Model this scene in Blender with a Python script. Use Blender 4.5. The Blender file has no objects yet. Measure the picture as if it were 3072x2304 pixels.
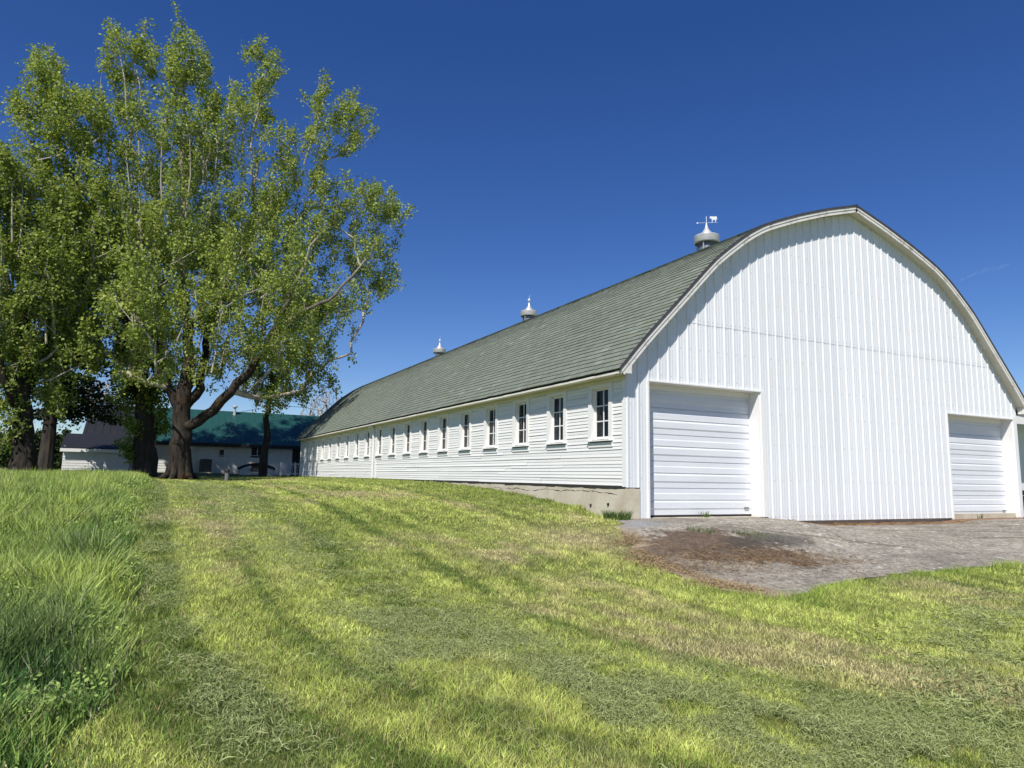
import bpy, math, random
import numpy as np
from mathutils import Vector, Matrix
rad = math.radians
scene = bpy.context.scene
col = scene.collection
rng = np.random.default_rng(11)
random.seed(5)

# ------------------------------------------------------------------ camera
FPX = 2085.14                      # focal length in pixels of a 3072 px wide picture
CAM = np.array([-7.89, -10.636, 0.116])
YAW, PITCH, ROLL = 0.4747, 0.1339, 0.0172
c_f = np.array([math.sin(YAW) * math.cos(PITCH), math.cos(YAW) * math.cos(PITCH), math.sin(PITCH)])
_r = np.array([math.cos(YAW), -math.sin(YAW), 0.0]); _u = np.cross(_r, c_f)
c_r = _r * math.cos(ROLL) + _u * math.sin(ROLL)
c_u = -_r * math.sin(ROLL) + _u * math.cos(ROLL)
cd = bpy.data.cameras.new('camera'); cam = bpy.data.objects.new('camera', cd); col.objects.link(cam)
cam.matrix_world = Matrix(((c_r[0], c_u[0], -c_f[0], CAM[0]), (c_r[1], c_u[1], -c_f[1], CAM[1]),
                           (c_r[2], c_u[2], -c_f[2], CAM[2]), (0, 0, 0, 1)))
cd.sensor_width = 36.0; cd.lens = 36.0 * FPX / 3072; cd.clip_end = 3000; cd.clip_start = 0.05
scene.camera = cam

def at(px, py, y):
    """point of the vertical plane at depth y that the photo (2212 px wide) shows at px, py"""
    x3, y3 = px * 1.38879, py * 1.38879
    d = c_f + c_r * (x3 - 1536) / FPX - c_u * (y3 - 1152) / FPX
    return CAM + d * ((y - CAM[1]) / d[1])

# ------------------------------------------------------------------ sky, sun, exposure
SUN_EL = rad(50.5); SUN_DIR = np.array([0.737 * math.cos(SUN_EL), 0.676 * math.cos(SUN_EL), -math.sin(SUN_EL)])
w = bpy.data.worlds.new('World'); scene.world = w; w.use_nodes = True
nt = w.node_tree; nt.nodes.clear()
sky = nt.nodes.new('ShaderNodeTexSky'); sky.sky_type = 'NISHITA'; sky.sun_disc = False
sky.sun_elevation = SUN_EL; sky.sun_rotation = math.atan2(-SUN_DIR[0], -SUN_DIR[1])
sky.air_density = 1.0; sky.dust_density = 0.15; sky.ozone_density = 3.6; sky.altitude = 900
bg = nt.nodes.new('ShaderNodeBackground'); bg.inputs[1].default_value = 0.09
wo = nt.nodes.new('ShaderNodeOutputWorld')
hs = nt.nodes.new('ShaderNodeHueSaturation'); hs.inputs['Saturation'].default_value = 1.27; hs.inputs['Hue'].default_value = 0.516
nt.links.new(sky.outputs[0], hs.inputs['Color']); nt.links.new(hs.outputs[0], bg.inputs[0]); nt.links.new(bg.outputs[0], wo.inputs[0])
sl = bpy.data.lights.new('sun', 'SUN'); sl.energy = 4.8; sl.angle = rad(0.53); sl.color = (1.0, 0.955, 0.89)
so = bpy.data.objects.new('sun', sl); col.objects.link(so)
so.rotation_euler = Vector(SUN_DIR).to_track_quat('-Z', 'Y').to_euler()
scene.view_settings.view_transform = 'Standard'; scene.view_settings.look = 'None'
scene.view_settings.gamma = 1.0; scene.view_settings.exposure = 0.25
scene.view_settings.use_curve_mapping = False

# ------------------------------------------------------------------ small helpers
def vnoise(x, y, scale, seed=0):
    x = np.asarray(x, float) / scale + seed * 17.31; y = np.asarray(y, float) / scale + seed * 9.77
    xi = np.floor(x).astype(np.int64); yi = np.floor(y).astype(np.int64)
    fx = x - xi; fy = y - yi; fx = fx * fx * (3 - 2 * fx); fy = fy * fy * (3 - 2 * fy)
    def h(a, b):
        n = (a * 374761393 + b * 668265263 + seed * 982451653) & 0xFFFFFFFF
        n = ((n ^ (n >> 13)) * 1274126177) & 0xFFFFFFFF
        return ((n ^ (n >> 16)) & 0xFFFF) / 65535.0
    return (h(xi, yi) * (1 - fx) + h(xi + 1, yi) * fx) * (1 - fy) + (h(xi, yi + 1) * (1 - fx) + h(xi + 1, yi + 1) * fx) * fy
def fbm(x, y, scale, seed=0, oct=4):
    s = 0; a = 1; t = 0
    for o in range(oct):
        s = s + a * vnoise(x, y, scale / 2 ** o, seed + o * 3); t += a; a *= 0.55
    return s / t
def sstep(a, b, v):
    t = np.clip((v - a) / (b - a), 0, 1); return t * t * (3 - 2 * t)
def inpoly(x, y, poly):
    x = np.asarray(x); y = np.asarray(y); r = np.zeros(x.shape, bool)
    n = len(poly)
    for i in range(n):
        x0, y0 = poly[i]; x1, y1 = poly[(i + 1) % n]
        if y0 == y1: continue
        c = ((y0 > y) != (y1 > y)) & (x < (x1 - x0) * (y - y0) / (y1 - y0) + x0)
        r ^= c
    return r

def tag(o, label=None, cat=None, group=None, kind=None):
    if label: o['label'] = label
    if cat: o['category'] = cat
    if group: o['group'] = group
    if kind: o['kind'] = kind
    return o
def thing(name, label, cat, loc, group=None):
    o = bpy.data.objects.new(name, None); col.objects.link(o); o.location = loc; o.empty_display_size = 0.2
    return tag(o, label, cat, group)
def base_of(o):
    b = np.zeros(3)
    while o is not None:
        b = b + np.array(o.location); o = o.parent
    return b
def np_mesh(name, V, faces, mat, parent=None, C=None, smooth=False, uniform=None):
    """faces: list of tuples, or an int array (n,k)"""
    V = np.asarray(V, float)
    if parent is not None: V = V - base_of(parent)
    me = bpy.data.meshes.new(name)
    me.vertices.add(len(V)); me.vertices.foreach_set('co', V.astype(np.float32).ravel())
    if isinstance(faces, np.ndarray):
        k = faces.shape[1]; n = len(faces); li = faces.ravel(); ls = np.arange(n) * k
    else:
        li = np.array([i for f in faces for i in f]); L = np.array([len(f) for f in faces]); ls = np.concatenate([[0], np.cumsum(L)[:-1]]); n = len(faces)
    me.loops.add(len(li)); me.loops.foreach_set('vertex_index', li.astype(np.int32))
    me.polygons.add(n); me.polygons.foreach_set('loop_start', ls.astype(np.int32))
    me.polygons.foreach_set('use_smooth', np.full(n, bool(smooth)))
    me.update(calc_edges=True); me.validate(clean_customdata=False)
    if C is not None:
        a = me.color_attributes.new('Col', 'FLOAT_COLOR', 'POINT')
        cc = np.ones((len(V), 4), np.float32); cc[:, :3] = C
        a.data.foreach_set('color', cc.ravel())
    me.materials.append(mat)
    o = bpy.data.objects.new(name, me); col.objects.link(o)
    if parent is not None: o.parent = parent
    return o

class MB:
    def __init__(s): s.v = []; s.f = []; s.c = []; s.cur = (1, 1, 1)
    def add(s, vs, fs):
        n = len(s.v); s.v += [tuple(map(float, q)) for q in vs]; s.c += [s.cur] * len(vs)
        s.f += [tuple(i + n for i in f) for f in fs]; return s
    def quad(s, a, b, c, d): return s.add([a, b, c, d], [(0, 1, 2, 3)])
    def box(s, x0, x1, y0, y1, z0, z1):
        v = [(x, y, z) for z in (z0, z1) for y in (y0, y1) for x in (x0, x1)]
        return s.add(v, [(0, 2, 3, 1), (4, 5, 7, 6), (0, 1, 5, 4), (2, 6, 7, 3), (0, 4, 6, 2), (1, 3, 7, 5)])
    def prism(s, poly, ax, a0, a1):
        """polygon in the two other axes extruded along ax (0=x,1=y,2=z)"""
        n = len(poly)
        def P(p, a):
            return (a, p[0], p[1]) if ax == 0 else ((p[0], a, p[1]) if ax == 1 else (p[0], p[1], a))
        v = [P(p, a0) for p in poly] + [P(p, a1) for p in poly]
        return s.add(v, [tuple(range(n))[::-1], tuple(range(n, 2 * n))] + [(i, (i + 1) % n, n + (i + 1) % n, n + i) for i in range(n)])
    def tube(s, pts, rs, n=8, cap=True, wob=0):
        pts = [np.array(p, float) for p in pts]
        if not hasattr(rs, '__len__'): rs = [rs] * len(pts)
        V = []; ref = None
        for i, p in enumerate(pts):
            t = pts[min(i + 1, len(pts) - 1)] - pts[max(i - 1, 0)]; L = np.linalg.norm(t)
            t = t / L if L > 1e-9 else np.array([0, 0, 1.0])
            if ref is None: ref = np.array([1.0, 0, 0]) if abs(t[0]) < 0.8 else np.array([0, 1.0, 0])
            a = ref - t * (ref @ t); a /= np.linalg.norm(a); b = np.cross(t, a); ref = a
            for k in range(n):
                th = 2 * math.pi * k / n; r = rs[i] * (1 + wob * math.sin(3 * th + i * 0.4) + wob * 0.7 * math.sin(5 * th + 1.3 - i * 0.3))
                V.append(p + (a * math.cos(th) + b * math.sin(th)) * r)
        F = [(i * n + k, i * n + (k + 1) % n, (i + 1) * n + (k + 1) % n, (i + 1) * n + k) for i in range(len(pts) - 1) for k in range(n)]
        if cap: F += [tuple(range(n))[::-1], tuple(range((len(pts) - 1) * n, len(pts) * n))]
        return s.add(V, F)
    def lathe(s, c, prof, n=24, k=1.0):
        prof = [(r * k, z * k) for r, z in prof]
        V = [(c[0] + r * math.cos(2 * math.pi * k / n), c[1] + r * math.sin(2 * math.pi * k / n), c[2] + z) for r, z in prof for k in range(n)]
        F = [(i * n + k, i * n + (k + 1) % n, (i + 1) * n + (k + 1) % n, (i + 1) * n + k) for i in range(len(prof) - 1) for k in range(n)]
        return s.add(V, F)
    def build(s, name, mat, parent=None, smooth=False, label=None):
        o = np_mesh(name, s.v, s.f, mat, parent, C=np.array(s.c), smooth=smooth)
        if label: o['label'] = label
        return o

# ------------------------------------------------------------------ materials
def nodes(name):
    m = bpy.data.materials.new(name); m.use_nodes = True; t = m.node_tree
    return m, t, t.nodes['Principled BSDF']
def N(t, kind, **kw):
    n = t.nodes.new(kind)
    for k, v in kw.items(): setattr(n, k, v)
    return n
def mixc(t, fac, a, b, mode='MIX'):
    m = N(t, 'ShaderNodeMix', data_type='RGBA', blend_type=mode)
    for sock, val in ((m.inputs[0], fac), (m.inputs[6], a), (m.inputs[7], b)):
        if isinstance(val, bpy.types.NodeSocket): t.links.new(val, sock)
        elif isinstance(val, (int, float)): sock.default_value = val
        else: sock.default_value = (*val, 1)
    return m.outputs[2]
def noise(t, scale, detail=4, rough=0.55, stretch=None, dist=0.0):
    tc = N(t, 'ShaderNodeTexCoord'); n = N(t, 'ShaderNodeTexNoise'); n.inputs['Scale'].default_value = scale
    n.inputs['Detail'].default_value = detail; n.inputs['Roughness'].default_value = rough; n.inputs['Distortion'].default_value = dist
    if stretch:
        mp = N(t, 'ShaderNodeMapping'); mp.inputs['Scale'].default_value = stretch
        t.links.new(tc.outputs['Object'], mp.inputs[0]); t.links.new(mp.outputs[0], n.inputs['Vector'])
    else: t.links.new(tc.outputs['Object'], n.inputs['Vector'])
    return n.outputs['Fac']
def ramp(t, sock, stops):
    r = N(t, 'ShaderNodeValToRGB'); e = r.color_ramp.elements
    while len(e) < len(stops): e.new(0.5)
    for i, (p, c) in enumerate(stops): e[i].position = p; e[i].color = (*c, 1) if hasattr(c, '__len__') else (c, c, c, 1)
    t.links.new(sock, r.inputs[0]); return r.outputs[0]
def bump(t, b, sock, strength=0.3, dist=0.01):
    n = N(t, 'ShaderNodeBump'); n.inputs['Strength'].default_value = strength; n.inputs['Distance'].default_value = dist
    t.links.new(sock, n.inputs['Height']); t.links.new(n.outputs[0], b.inputs['Normal'])
def vcol(t):
    a = N(t, 'ShaderNodeAttribute', attribute_name='Col'); return a.outputs['Color']

def paint(name, c, c2=None, rough=0.55, scale=3.0, lo=0.45, hi=0.75, spec=0.4, bumps=0.15, stretch=None, fine=True, usecol=False, metal=0.0):
    m, t, b = nodes(name); c2 = c2 or tuple(q * 0.8 for q in c)
    o = mixc(t, ramp(t, noise(t, scale, 6, 0.65, stretch), [(lo, 0.0), (hi, 1.0)]), c, c2)
    if fine: o = mixc(t, ramp(t, noise(t, scale * 14, 3, 0.6), [(0.3, 0.0), (0.8, 0.22)]), o, tuple(q * 0.72 for q in c))
    if usecol: o = mixc(t, 1.0, o, vcol(t), 'MULTIPLY')
    t.links.new(o, b.inputs['Base Color']); b.inputs['Roughness'].default_value = rough; b.inputs['Specular IOR Level'].default_value = spec
    b.inputs['Metallic'].default_value = metal
    if bumps: bump(t, b, noise(t, scale * 9, 5, 0.6), bumps, 0.01)
    return m

M = {}
M['siding'] = paint('white_siding_paint', (0.82, 0.815, 0.79), (0.74, 0.725, 0.68), 0.6, 2.2, 0.5, 0.85, 0.3, 0.25, stretch=(1, 0.25, 3.0), usecol=True)
M['trim'] = paint('white_trim_paint', (0.82, 0.81, 0.775), (0.72, 0.695, 0.63), 0.55, 3.0, 0.55, 0.85, 0.3, 0.2)
M['cream_shade'] = paint('bounce_shaded_soffit', (0.74, 0.71, 0.60), (0.62, 0.58, 0.46), 0.6, 2.0, 0.4, 0.8, 0.3, 0.2)  # beige shade and bounce light under the eaves, put into the paint colour
M['metal'] = paint('white_ribbed_metal', (0.79, 0.81, 0.82), (0.70, 0.73, 0.74), 0.38, 0.9, 0.4, 0.8, 0.5, 0.06, stretch=(3.5, 1, 0.25), usecol=True)
M['door'] = paint('white_door_metal', (0.75, 0.77, 0.80), (0.66, 0.68, 0.71), 0.4, 1.6, 0.4, 0.8, 0.5, 0.05, stretch=(0.5, 1, 3))
M['rake'] = paint('weathered_rake_paint', (0.74, 0.72, 0.66), (0.36, 0.32, 0.27), 0.7, 6.0, 0.52, 0.72, 0.3, 0.5)
M['roof_edge'] = paint('dark_roof_edge', (0.05, 0.05, 0.055), (0.09, 0.085, 0.08), 0.7, 8)
M['concrete'] = paint('old_concrete', (0.60, 0.55, 0.43), (0.44, 0.37, 0.26), 0.85, 1.6, 0.42, 0.75, 0.2, 0.6)
M['dark_wood'] = paint('dark_gap', (0.03, 0.028, 0.025), (0.05, 0.045, 0.04), 0.9, 4)
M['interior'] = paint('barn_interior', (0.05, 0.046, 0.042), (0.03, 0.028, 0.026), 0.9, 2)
M['galv'] = paint('galvanised_steel', (0.66, 0.66, 0.65), (0.50, 0.47, 0.44), 0.34, 5, 0.4, 0.75, 0.5, 0.15, metal=0.35)
M['galv_dark'] = paint('dull_galvanised_drum', (0.20, 0.22, 0.25), (0.13, 0.14, 0.16), 0.5, 5, metal=0.5)
M['vane'] = paint('white_vane_paint', (0.66, 0.68, 0.70), (0.55, 0.56, 0.58), 0.4, 6)
M['teal_roof'] = paint('teal_house_roof', (0.014, 0.072, 0.060), (0.010, 0.05, 0.045), 0.5, 2.5, 0.4, 0.7, 0.4, 0.2, stretch=(3, 1, 1))
M['house_side'] = paint('house_siding', (0.72, 0.71, 0.68), (0.62, 0.61, 0.58), 0.6, 2)
M['dark_trim_and_shade'] = paint('dark_trim_and_shade', (0.012, 0.013, 0.015), (0.022, 0.022, 0.023), 0.6, 5)  # dark trim; on the left roof end this black paints in tree shade
M['grey_box'] = paint('grey_enamel', (0.05, 0.052, 0.055), (0.035, 0.036, 0.038), 0.5, 5)
M['post'] = paint('weathered_grey_post', (0.17, 0.17, 0.165), (0.10, 0.10, 0.095), 0.7, 8)
M['canvas'] = paint('black_canvas', (0.018, 0.02, 0.026), (0.03, 0.03, 0.035), 0.85, 5)
M['plastic'] = paint('pale_panel', (0.60, 0.61, 0.61), (0.48, 0.49, 0.5), 0.6, 4)
M['straw'] = paint('straw_cushion', (0.50, 0.40, 0.26), (0.30, 0.22, 0.13), 0.9, 9)
M['terracotta'] = paint('plant_pot', (0.06, 0.055, 0.05), (0.10, 0.09, 0.08), 0.7, 8)
M['wire'] = paint('black_wire', (0.03, 0.03, 0.03), None, 0.6, 5)
M['curtain'] = paint('pale_plastic_sheet', (0.62, 0.60, 0.55), (0.5, 0.48, 0.43), 0.7, 6)

def bark(name, c, c2, c3, scale=5, upper=None):
    m, t, b = nodes(name)
    n1 = noise(t, scale, 6, 0.7, (1, 1, 0.22), 0.6); n2 = noise(t, 0.55, 3, 0.6)
    o = mixc(t, ramp(t, n1, [(0.36, 0.0), (0.66, 1.0)]), c2, c)
    o = mixc(t, ramp(t, n2, [(0.56, 0.0), (0.72, 1.0)]), o, c3)
    if upper:                       # old furrowed bark below, smooth pale bark on the young upper limbs
        tc = N(t, 'ShaderNodeTexCoord'); sp = N(t, 'ShaderNodeSeparateXYZ'); t.links.new(tc.outputs['Object'], sp.inputs[0])
        mr = N(t, 'ShaderNodeMapRange'); mr.inputs[1].default_value = upper[0]; mr.inputs[2].default_value = upper[1]; t.links.new(sp.outputs[2], mr.inputs[0])
        o = mixc(t, mr.outputs[0], o, mixc(t, ramp(t, n1, [(0.36, 0.0), (0.66, 1.0)]), upper[3], upper[2]))
    t.links.new(o, b.inputs['Base Color']); b.inputs['Roughness'].default_value = 0.9; b.inputs['Specular IOR Level'].default_value = 0.15
    bump(t, b, n1, 0.9, 0.06); return m
M['bark'] = bark('cottonwood_bark', (0.068, 0.055, 0.043), (0.015, 0.012, 0.010), (0.105, 0.056, 0.026), 6, (8.0, 13.0, (0.40, 0.36, 0.29), (0.24, 0.20, 0.155)))
M['bark_dark'] = bark('dark_bark', (0.075, 0.062, 0.052), (0.03, 0.026, 0.022), (0.10, 0.07, 0.045))
M['twig'] = bark('pale_branch_bark', (0.50, 0.46, 0.38), (0.30, 0.26, 0.20), (0.42, 0.35, 0.26), 3)
M['bare_twig'] = bark('bare_twig_bark', (0.46, 0.42, 0.38), (0.30, 0.27, 0.25), (0.42, 0.36, 0.22), 3)

def leafmat(name, rough=0.42, trans=0.38, spec=0.45, tint=(1.15, 1.15, 0.75)):
    m, t, b = nodes(name); c = vcol(t)
    t.links.new(c, b.inputs['Base Color']); b.inputs['Roughness'].default_value = rough; b.inputs['Specular IOR Level'].default_value = spec
    tr = N(t, 'ShaderNodeBsdfTranslucent'); t.links.new(mixc(t, 1.0, c, tint, 'MULTIPLY'), tr.inputs[0])
    mx = N(t, 'ShaderNodeMixShader'); mx.inputs[0].default_value = trans
    t.links.new(b.outputs[0], mx.inputs[1]); t.links.new(tr.outputs[0], mx.inputs[2])
    t.links.new(mx.outputs[0], t.nodes['Material Output'].inputs[0]); return m
M['leaf'] = leafmat('cottonwood_leaf', 0.5, 0.40, 0.25)
M['needle'] = leafmat('needle_leaf', 0.7, 0.15, 0.2)
M['blade'] = leafmat('grass_blade', 0.62, 0.14, 0.15)
M['straw_blade'] = leafmat('cut_grass_blade', 0.75, 0.2, 0.2)

def vcmat(name, rough=0.9, bs=30, bd=0.02, st=0.6, vary=0.35):
    m, t, b = nodes(name)
    n = noise(t, bs, 6, 0.7)
    o = mixc(t, 1.0, vcol(t), ramp(t, n, [(0.25, 1 - vary), (0.75, 1 + vary)]), 'MULTIPLY')
    t.links.new(o, b.inputs['Base Color']); b.inputs['Roughness'].default_value = rough; b.inputs['Specular IOR Level'].default_value = 0.15
    bump(t, b, n, st, bd); return m
M['soil'] = vcmat('grassy_soil', 0.95, 14, 0.03, 0.8, 0.45)
M['apron'] = vcmat('worn_gravelly_concrete', 0.9, 48, 0.016, 1.0, 0.75)
M['shingle'] = vcmat('grey_green_shingle', 0.85, 45, 0.004, 0.4, 0.15)

def glassmat():
    m, t, b = nodes('old_window_glass'); t.nodes.remove(b)
    tr = N(t, 'ShaderNodeBsdfTransparent'); tr.inputs[0].default_value = (0.62, 0.65, 0.66, 1)
    gl = N(t, 'ShaderNodeBsdfGlossy'); gl.inputs['Roughness'].default_value = 0.04
    fr = N(t, 'ShaderNodeFresnel'); fr.inputs[0].default_value = 1.4
    mx = N(t, 'ShaderNodeMixShader'); t.links.new(fr.outputs[0], mx.inputs[0])
    t.links.new(tr.outputs[0], mx.inputs[1]); t.links.new(gl.outputs[0], mx.inputs[2]); t.links.new(mx.outputs[0], t.nodes['Material Output'].inputs[0])
    return m
M['glass'] = glassmat()
M['dark_glass'] = paint('dark_house_glass', (0.015, 0.018, 0.022), None, 0.25, 3, spec=0.15, bumps=0, fine=False)

# ------------------------------------------------------------------ terrain
YS = np.array([-400, -60, -30, -11, -5, 0, 5, 10, 16, 22, 30, 38, 46, 60, 900])
ZS = np.array([-6.5, -3.4, -2.5, -1.5, -1.1, -.70, -.38, -.24, -.26, -.29, -.28, .05, .10, .10, .10])
WY = np.array([-3, -.5, 0, .9, 2.15, 3.6, 5.35, 8.7, 11.6, 16, 34, 40]); WZ = np.array([-.9, -.70, -.60, -.50, -.42, -.33, -.21, -.10, -.075, -.05, -.06, -.06])
AX = np.array([-2, 0, 3.3, 4.7, 9.2, 10.1, 13.5]); AZ = np.array([-.62, -.61, -.61, -.79, -.80, -.74, -.72])
def smooth_interp(v, xs, zs):
    return (np.interp(v - .8, xs, zs) + np.interp(v - .3, xs, zs) + np.interp(v + .3, xs, zs) + np.interp(v + .8, xs, zs)) / 4
def gz(x, y):
    x = np.asarray(x, float); y = np.asarray(y, float)
    z = smooth_interp(y, YS, ZS)
    wv = np.exp(-(np.clip(-x, 0, 99) / 2.3) ** 2) * sstep(-1.2, 0.6, y) * sstep(48, 38, y)
    z = z * (1 - wv) + np.interp(y, WY, WZ) * wv
    wa = sstep(-3.6, -0.2, y) * sstep(-2.2, -0.2, x) * sstep(1.5, 0.8, y)
    z = z * (1 - wa) + np.interp(x, AX, AZ) * wa
    return z + 0.05 * (fbm(x, y, 2.6, 4, 3) - .5) * sstep(-0.1, -1.5, x)
APRON = [(.35, .35), (-.25, .0), (-.75, -.75), (-1.35, -1.75), (-1.75, -2.5), (-2.05, -3.3), (-2.35, -4.3), (-2.2, -4.95), (-1.8, -5.25),
         (-.9, -4.95), (0, -4.72), (1.55, -4.63), (4, -4.58), (9, -4.5), (16, -4.4), (16, .35)]
def row_u(x, y): return x - .11 * np.clip(-4.3 - y, 0, 6) ** 2
def lawn_color(x, y):
    """colour of the cut grass itself: fresh, dark and dried patches, mowing rows along the barn"""
    n = len(np.atleast_1d(x))
    u0 = row_u(x, y); a = fbm(u0, y * 0.25, .9, 1); b = fbm(x, y, 2.8, 21); c = fbm(u0, y * .45, 0.40, 33, 3)
    light = np.array([.60, .665, .185]); mid = np.array([.435, .500, .120]); dark = np.array([.165, .240, .052]); tan = np.array([.60, .50, .29])
    u = row_u(x, y) + .06 * (b - .5)
    row = 1.1 * (vnoise(u, u * 0, .70, 61) - .5) + 1.3 * (vnoise(u, u * 0, .24, 62) - .5)
    g = lambda c_, w_: np.exp(-((u - c_) / w_) ** 2)
    row = row + .55 * (g(-7.25, .16) + g(-6.55, .10) - g(-7.62, .10) - g(-6.88, .08) - .6 * g(-6.05, .3) + .7 * g(-5.25, .22) - .6 * g(-4.75, .12) + .5 * g(-4.35, .15) - .5 * g(-3.2, .14) + .4 * g(-2.7, .15) - .4 * g(-1.9, .12))
    fine = .6 * vnoise(x, y, .085, 63) + .4 * vnoise(x, y, .04, 64)
    v = np.clip(0.52 + 0.50 * (a - .5) + 0.25 * (b - .5) + 0.62 * row + 0.55 * (c - .5) + 1.0 * (fine - .5), 0, 1)[:, None]
    o = np.where(v < .5, dark + (mid - dark) * v * 2, mid + (light - mid) * (v * 2 - 1))
    d = sstep(.54, .80, .62 * fbm(u0, y * .3, 1.2, 41) + .38 * fbm(u0, y * .5, .4, 43, 3) + .16 * (c - .5) + .09 * np.exp(-((u + 3.9) / .8) ** 2) + .06 * np.exp(-((u + 2.2) / .7) ** 2) + .05 * np.exp(-((u + 6.9) / .3) ** 2))[:, None]
    o = o * (1 - .72 * d) + tan * .72 * d
    bank = (sstep(-2.0, -.6, x) * sstep(0.5, 2.5, y) * .6)[:, None]
    o = o * (1 - bank) + np.array([.115, .19, .030]) * bank
    dry = (np.exp(-(((x + 1.9) / 1.0) ** 2 + ((y + 1.5) / 1.3) ** 2)))[:, None] * .8
    return o * (1 - dry) + tan * dry

def axis(fine0, fine1, step, lo, hi):
    a = list(np.arange(fine0, fine1 + 1e-6, step)); s = step; q = fine0
    while q > lo: s *= 1.35; q -= s; a.insert(0, q)
    s = step; q = fine1
    while q < hi: s *= 1.35; q += s; a.append(q)
    return np.array(a)
gx = axis(-18, 16, 0.25, -700, 700); gy = axis(-13, 44, 0.25, -300, 900)
X, Y = np.meshgrid(gx, gy); x, y = X.ravel(), Y.ravel(); z = gz(x, y)
inn = inpoly(x, y, [(.6, .6), (-.1, -.5), (-1.0, -1.9), (-1.6, -3.2), (-1.95, -4.5), (-1.6, -4.9), (-.6, -4.6), (2, -4.3), (16, -4.1), (16, .6)])
z = z - 0.05 * inn
z = np.where((x > .5) & (x < 12.9) & (y > 0.45) & (y < 31.8), -1.0, z)
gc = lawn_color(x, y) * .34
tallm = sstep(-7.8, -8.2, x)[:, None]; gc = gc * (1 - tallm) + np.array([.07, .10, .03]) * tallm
nx, ny = len(gx), len(gy)
ii = (np.arange(ny - 1)[:, None] * nx + np.arange(nx - 1)[None]).ravel()
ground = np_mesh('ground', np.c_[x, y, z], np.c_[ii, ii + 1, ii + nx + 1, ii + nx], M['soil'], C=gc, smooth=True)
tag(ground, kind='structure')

# worn concrete apron in front of the doors
ax_, ay_ = np.arange(-2.6, 15.2, .04), np.arange(-5.5, .36, .04)
X, Y = np.meshgrid(ax_, ay_); x, y = X.ravel(), Y.ravel()
nx, ny = len(ax_), len(ay_)
z = gz(x, y) + .008 + .018 * (fbm(x, y, .5, 8, 3) - .5)
edge_w = x + .28 * (fbm(x, y, .35, 77, 3) - .5), y + .28 * (fbm(x, y, .35, 78, 3) - .5)
ins = inpoly(edge_w[0], edge_w[1], APRON)
nA, nB, nC = fbm(x, y, .9, 51), fbm(x, y, .22, 52, 3), fbm(x * .3, y, .16, 53, 3)
base = np.array([.285, .257, .210]); nD = vnoise(x, y, .05, 57) * .5 + vnoise(x, y, .025, 58) * .5
gcol = base * (0.72 + .55 * nA[:, None]) * (0.75 + .5 * nC[:, None]) * (.30 + 1.35 * nD[:, None])
grey = np.array([.27, .27, .265]) * (.8 + .4 * nB[:, None])
m = (sstep(.75, .2, np.hypot((x + .35) / 1.1, (y + .85) / .75) - .5 * (nA - .5)))[:, None]; gcol = gcol * (1 - m) + grey * m
brown = np.array([.100, .064, .041]); m = sstep(1.0, .72, np.hypot((x + .35) / 1.75, (y + 2.75 + .28 * x) / 1.15) + 1.3 * (nA - .5) + 1.0 * (nB - .5) + .5 * (nD - .5))[:, None]
gcol = gcol * (1 - m * .82) + (brown * (.35 + .9 * nB[:, None] + .6 * nD[:, None])) * m * .82
blk = np.array([.055, .05, .042]); m = sstep(.9, .5, np.hypot((x - 1.2) / 1.6, (y + 2.6 - .1 * x) / .55) + 1.2 * (nA - .5) + .6 * (nB - .5))[:, None]; gcol = gcol * (1 - .7 * m) + blk * .7 * m
tanc = np.array([.34, .255, .15]); m = sstep(.55, .0, (x + 2.05) - .75 * (nA - .5) + .25 * (y + 3.2) * (y > -3.2) * -1.6)[:, None] * .85; gcol = gcol * (1 - m) + tanc * m * (.7 + .5 * nB[:, None])
m = (sstep(-.55, -.1, y) * (x > 3.6))[:, None] * .8; gcol = gcol * (1 - m) + np.array([.20, .10, .045]) * (.6 + .8 * nB[:, None]) * m
for (x0, y0, x1, y1) in ((4.4, -.7, 12, -1.9), (3.4, -1.1, 10, -2.6), (5.5, -.4, 14, -1.1), (1.0, -1.4, 3.5, -3.2), (6, -2.6, 14, -3.4)):
    L = math.hypot(x1 - x0, y1 - y0); tt = np.clip(((x - x0) * (x1 - x0) + (y - y0) * (y1 - y0)) / L ** 2, 0, 1)
    dd = np.hypot(x - x0 - tt * (x1 - x0), y - y0 - tt * (y1 - y0)) + .10 * (nB - .5)
    m = sstep(.075, .03, dd)[:, None] * .6; gcol = gcol * (1 - m) + np.array([.10, .075, .05]) * m
chip = (vnoise(x, y * 2.2, .10, 61) > .93)[:, None] & (m < 1); gcol = np.where(chip & (nA[:, None] > .35) & (x[:, None] > 1.0), np.array([.62, .62, .60]), gcol)
ii = (np.arange(ny - 1)[:, None] * nx + np.arange(nx - 1)[None]).ravel()
F = np.c_[ii, ii + 1, ii + nx + 1, ii + nx]; F = F[ins[F].all(1)]
used = np.unique(F); rem = -np.ones(len(x), int); rem[used] = np.arange(len(used))
apron = np_mesh('driveway', np.c_[x, y, z][used], rem[F], M['apron'], C=gcol[used], smooth=True); tag(apron, kind='structure')

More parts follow.
